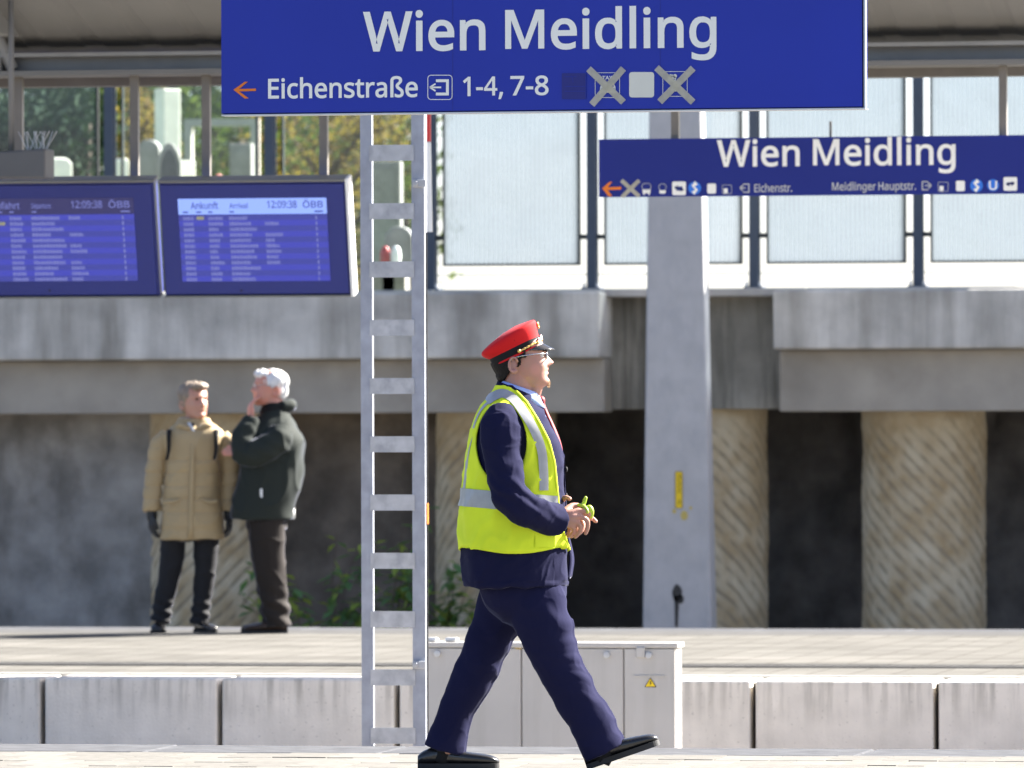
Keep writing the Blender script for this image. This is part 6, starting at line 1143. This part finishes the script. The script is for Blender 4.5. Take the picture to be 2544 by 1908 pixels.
cp = [loft([(uz(1338), ux(398), ux(560), .165), (.70, ux(399), ux(558), .168), (uz(1285), ux(402), ux(556), .165), (.92, ux(408), ux(548), .155), (1.05, ux(413), ux(547), .148), (1.16, ux(416), ux(549), .145), (1.24, ux(408), ux(556), .14), (1.295, ux(408), ux(560), .125), (1.335, ux(424), ux(545), .10), (1.365, ux(441), ux(528), .082), (1.40, ux(447), ux(522), .075)], 48, 4, 2.5),
      tube([(ux(420), .0, 1.275), (ux(398), 0, 1.22), (ux(388), .0, 1.08), (ux(380), -.01, .95), (ux(378), -.02, uz(1270))], [.062, .068, .064, .060, .056], 20, 4), tube([(ux(550), 0, 1.275), (ux(568), .0, 1.22), (ux(575), .02, 1.08), (ux(573), .02, .95), (ux(570), 0, uz(1270))], [.060, .066, .062, .058, .054], 20, 4)]
cm = fuse(cp, .007, 2)
def quilt(c, n):
    x, y, z = c; a = .5+.5*math.cos((z-.62)*2*math.pi/.085); d = -.006*a**6 if (.72 < z < 1.16 or abs(x-ux(470)) > .19) else 0
    if .655 < z < .69: d -= .004
    return d+.006*nz(x*9, y*9, z*9)+.007*ridge(x*5+z*3, y*5, z*5-x*4)
wrinkle(cm, quilt); co = link('coat', setmat(cm, M['khaki']), wo)
ribbon([(ux(470), -.170, uz(1336)), (ux(474), -.158, 1.0), (ux(477), -.145, 1.2), (ux(480), -.095, 1.35)], [(ux(484), -.170, uz(1336)), (ux(487), -.158, 1.0), (ux(489), -.145, 1.2), (ux(490), -.095, 1.35)], 'front_placket', M['khaki'], .012, co)
for a, c in ((410, 455), (500, 545)):
    s_ = 1 if a < 460 else -1
    ribbon([(ux(a), -.148, uz(1236)-.012*s_), (ux((a+c)/2), -.162, uz(1236)-.012), (ux(c), -.150, uz(1236)+.006*s_)], [(ux(a), -.152, uz(1244)-.012*s_), (ux((a+c)/2), -.166, uz(1244)-.012), (ux(c), -.154, uz(1244)+.006*s_)], 'pocket_flap', M['khaki'], .01, co)
MB().add(*tube([(ux(440), -.02, 1.335), (ux(452), -.085, 1.355), (ux(476), -.105, 1.330)], [.024, .022, .014], 10, 4)).add(*tube([(ux(530), -.02, 1.335), (ux(518), -.085, 1.355), (ux(494), -.105, 1.330)], [.024, .022, .014], 10, 4)).add(*tube([(ux(438), -.02, 1.335), (ux(455), .075, 1.355), (ux(485), .10, 1.36), (ux(515), .075, 1.355), (ux(532), -.02, 1.335)], [.03]*5, 10, 4)).obj('hood_collar', M['khaki'], co, True)
for x_ in (ux(423), ux(541)): ribbon([(x_-.016, -.090, 1.325), (x_-.014, -.140, 1.27), (x_-.012, -.150, 1.20), (x_-.022, -.140, 1.13)], [(x_+.016, -.090, 1.325), (x_+.014, -.140, 1.27), (x_+.012, -.150, 1.20), (x_-.004, -.145, 1.13)], 'backpack_strap', M['band'], .012, co)
MB().add(*loft([(1.30, hx-.055, hx+.045, .085), (1.345, hx-.06, hx+.05, .09), (1.385, hx-.058, hx+.05, .072)], 24, 3)).obj('scarf', M['navyscarf'], wo, True)
ribbon([(hx-.045, -.096, 1.372), (hx-.02, -.108, 1.33), (hx+.01, -.112, 1.30)], [(hx-.025, -.098, 1.375), (hx-.002, -.110, 1.335), (hx+.016, -.113, 1.305)], 'blouse_collar', M['whitecl'], .006, wo)
tm = fuse([loft([(.60, -.17, .18, .125), (.72, -.17, .20, .13)], 30), tube([(ux(432), 0, .70), (ux(428), 0, .5), (ux(416), 0, .33), (ux(404), 0, .17), (ux(398), 0, .075)], [.085, .078, .066, .062, .064], 22), tube([(ux(512), 0, .70), (ux(512), 0, .5), (ux(508), 0, .33), (ux(500), 0, .17), (ux(496), 0, .06)], [.085, .078, .066, .060, .062], 22)], .007, 2)
wrinkle(tm, lambda c, n: .007*math.exp(-((c[2]-.13)/.1)**2)*math.sin(c[2]*90+c[0]*30)+.005*nz(c[0]*12, c[1]*12, c[2]*9)+.007*ridge(c[0]*8+c[2]*4, c[1]*6, c[2]*6)); link('trousers', setmat(tm, M['blk']), wo)
for p in (380, 576):
    gp = hand((ux(378 if p < 400 else 570), -.02 if p < 400 else 0, uz(1272)), (-.02 if p < 400 else .05, -.05, -1), (-1 if p < 400 else 1, -.3, 0), .0165); link('glove', setmat(fuse(gp+[chain([(ux(378 if p < 400 else 570), -.02 if p < 400 else 0, uz(1262)), (ux(378 if p < 400 else 570), -.02 if p < 400 else 0, uz(1284))], [.036, .034])], .005, 2), M['glove']), wo)
shoe(wo, 'shoe', (ux(400), .09, 0), R(-95), 0, .255, .046); shoe(wo, 'shoe', (ux(488), .075, 0), R(-62), 0, .255, .046)
# ---- white-haired man, side on, hand at his mouth
m2, vx, vz = person(662, 1573, 'person with white hair in dark green coat, hand raised to the face')
rt = R(190); hx, dzh = vx(672), -.030
el = Vector((vx(612), -.20, vz(1126))); wr = Vector((vx(628), -.135, vz(1040))); sh_ = Vector((vx(690), -.185, vz(1078))); el2 = Vector((vx(640), .20, vz(1135))); wr2 = Vector((vx(626), -.10, vz(1124)))
bp = [turn(head_shape(HR, HF), rt, hx, 0, dzh, 1.0), turn(ear_shape((-.050, -.076, 1.604), .062, .038, -1), rt, hx, 0, dzh), turn(ear_shape((-.050, .076, 1.604), .062, .038, 1), rt, hx, 0, dzh),
      tube([(vx(690), 0, 1.34), (vx(684), 0, 1.42), (vx(678), 0, 1.52)], [.07, .066, .064], 18), loft([(.75, -.12, .12, .13), (1.0, -.13, .17, .14), (1.25, -.10, .19, .15), (1.38, -.02, .14, .08)], 24), tube([tuple(sh_), tuple(el), tuple(wr)], [.05, .042, .03], 12), tube([(vx(690), .17, 1.27), tuple(el2), tuple(wr2)], [.05, .042, .03], 12),
      tube([(.0, -.08, .75), (.03, -.08, .4), (.07, -.08, .06)], [.08, .06, .04], 12), tube([(.0, .08, .75), (.03, .08, .4), (.07, .08, .06)], [.08, .06, .04], 12)]+hand(wr, (-.10, .30, 1), (-1, -.4, 0), .012, curl=.9)+hand(wr2, (-.6, -.30, .12), (-.2, -1, .2), .011, curl=1.2)
link('body', setmat(fuse(bp, .006, 2), M['skin3']), m2)
hv = [turn(ball((-.045, 0, 1.668), (.103, .090, .083), 24, 16), rt, hx, 0, dzh), turn(ball((-.085, 0, 1.615), (.054, .078, .070), 20, 14), rt, hx, 0, dzh), turn(ball((.028, 0, 1.716), (.055, .066, .032), 16, 10), rt, hx, 0, dzh)]
hm = fuse(hv, .006, 2); wrinkle(hm, lambda c, n: .007*nz(c[0]*55, c[1]*55, c[2]*16)+.006*ridge(c[0]*30, c[1]*30, c[2]*9, 4)-.003); link('hair', setmat(hm, M['whitehair']), m2)
sp = MB()
for sg_ in (-1, 1):
    sp.add(*tube([(.080, sg_*.031+.02*math.cos(R(a)), 1.642+.016*math.sin(R(a))) for a in range(0, 361, 24)], [.002]*16, 6, 0)); sp.add(*tube([(.074, sg_*.054, 1.648), (.0, sg_*.083, 1.642), (-.05, sg_*.082, 1.63)], [.0022]*3, 6, 3))
MB().add(*turn(sp, rt, hx, 0, dzh)).obj('glasses', M['metal'], m2, True)
cp = [loft([(vz(1288), vx(572), vx(726), .215), (.82, vx(574), vx(734), .22), (.95, vx(586), vx(746), .22), (1.1, vx(598), vx(756), .22), (1.22, vx(604), vx(757), .222), (1.30, vx(612), vx(750), .215), (1.36, vx(628), vx(736), .17), (1.41, vx(644), vx(722), .115), (1.45, vx(652), vx(714), .09)], 56, 4, 2.4),
      tube([(vx(700), -.16, 1.31), (vx(692), -.205, 1.25), (vx(655), -.235, 1.19), tuple(el+Vector((.01, -.015, 0))), (vx(606), -.195, vz(1095)), (vx(616), -.165, vz(1066)), tuple(wr+Vector((0, 0, .0)))], [.085, .09, .086, .080, .072, .064, .056], 22, 4), tube([(vx(695), .16, 1.30), (vx(680), .215, 1.2), tuple(el2), (vx(622), .06, vz(1128)), tuple(wr2+Vector((.03, 0, 0)))], [.085, .088, .08, .066, .056], 20, 4)]
cm = fuse(cp, .007, 2)
wrinkle(cm, lambda c, n: .006*max(0, n[0])*math.sin(c[0]*40-c[2]*16+3*nz(c[0]*6, c[1]*6, c[2]*4))+.007*nz(c[0]*8, c[1]*8, c[2]*8)+.010*ridge(c[0]*4+c[2]*3, c[1]*4, c[2]*4-c[0]*5)+(.0025*math.sin(c[2]*70+c[0]*40) if c[1] < -.2 and c[2] > 1.1 else 0)); co = link('coat', setmat(cm, M['dkgreen']), m2)
link('knit_collar', setmat(fuse([loft([(1.40, vx(646), vx(722), .10), (1.44, vx(646), vx(722), .095), (1.47, vx(650), vx(720), .088), (1.50, vx(662), vx(718), .082)], 32, 4, 2.2)], .006, 3), M['knit']), co)
MB().add(*tube([(vx(700), -.06, 1.475), (vx(724), 0, 1.485), (vx(700), .06, 1.475)], [.035, .042, .035], 12, 4)).obj('hood', M['dkgreen'], co, True)
MB().box(vx(650), vx(656), -.226, -.219, vz(1234), vz(1212)).obj('zip_tag', M['white'], co); MB().add(*tube([(vx(729), -.03, vz(1262)), (vx(730), -.035, vz(1288))], [.012, .010], 8, 0)).obj('drawcord_end', M['white'], co, True)
tm = fuse([loft([(.68, -.13, .13, .155), (.80, -.13, .13, .16)], 30), tube([(.005, -.085, .74), (.02, -.085, .5), (.045, -.085, .3), (.07, -.085, .12), (.078, -.085, .045)], [.118, .105, .094, .088, .090], 24), tube([(-.012, .085, .74), (.005, .085, .5), (.03, .085, .3), (.055, .085, .12), (.06, .085, .045)], [.118, .105, .094, .088, .090], 24)], .007, 2)
wrinkle(tm, lambda c, n: .009*math.exp(-((c[2]-.15)/.12)**2)*math.sin(c[2]*60+c[0]*30)+.006*nz(c[0]*12, c[1]*12, c[2]*6)+.008*ridge(c[0]*7+c[2]*4, c[1]*6, c[2]*5)); link('trousers', setmat(tm, M['brn']), m2)
shoe(m2, 'shoe', (vx(716), -.085, 0), R(183), 0, .29, .05, (M['brownshoe'], M['sole'])); shoe(m2, 'shoe', (vx(708), .085, 0), R(178), 0, .29, .05, (M['brownshoe'], M['sole']))
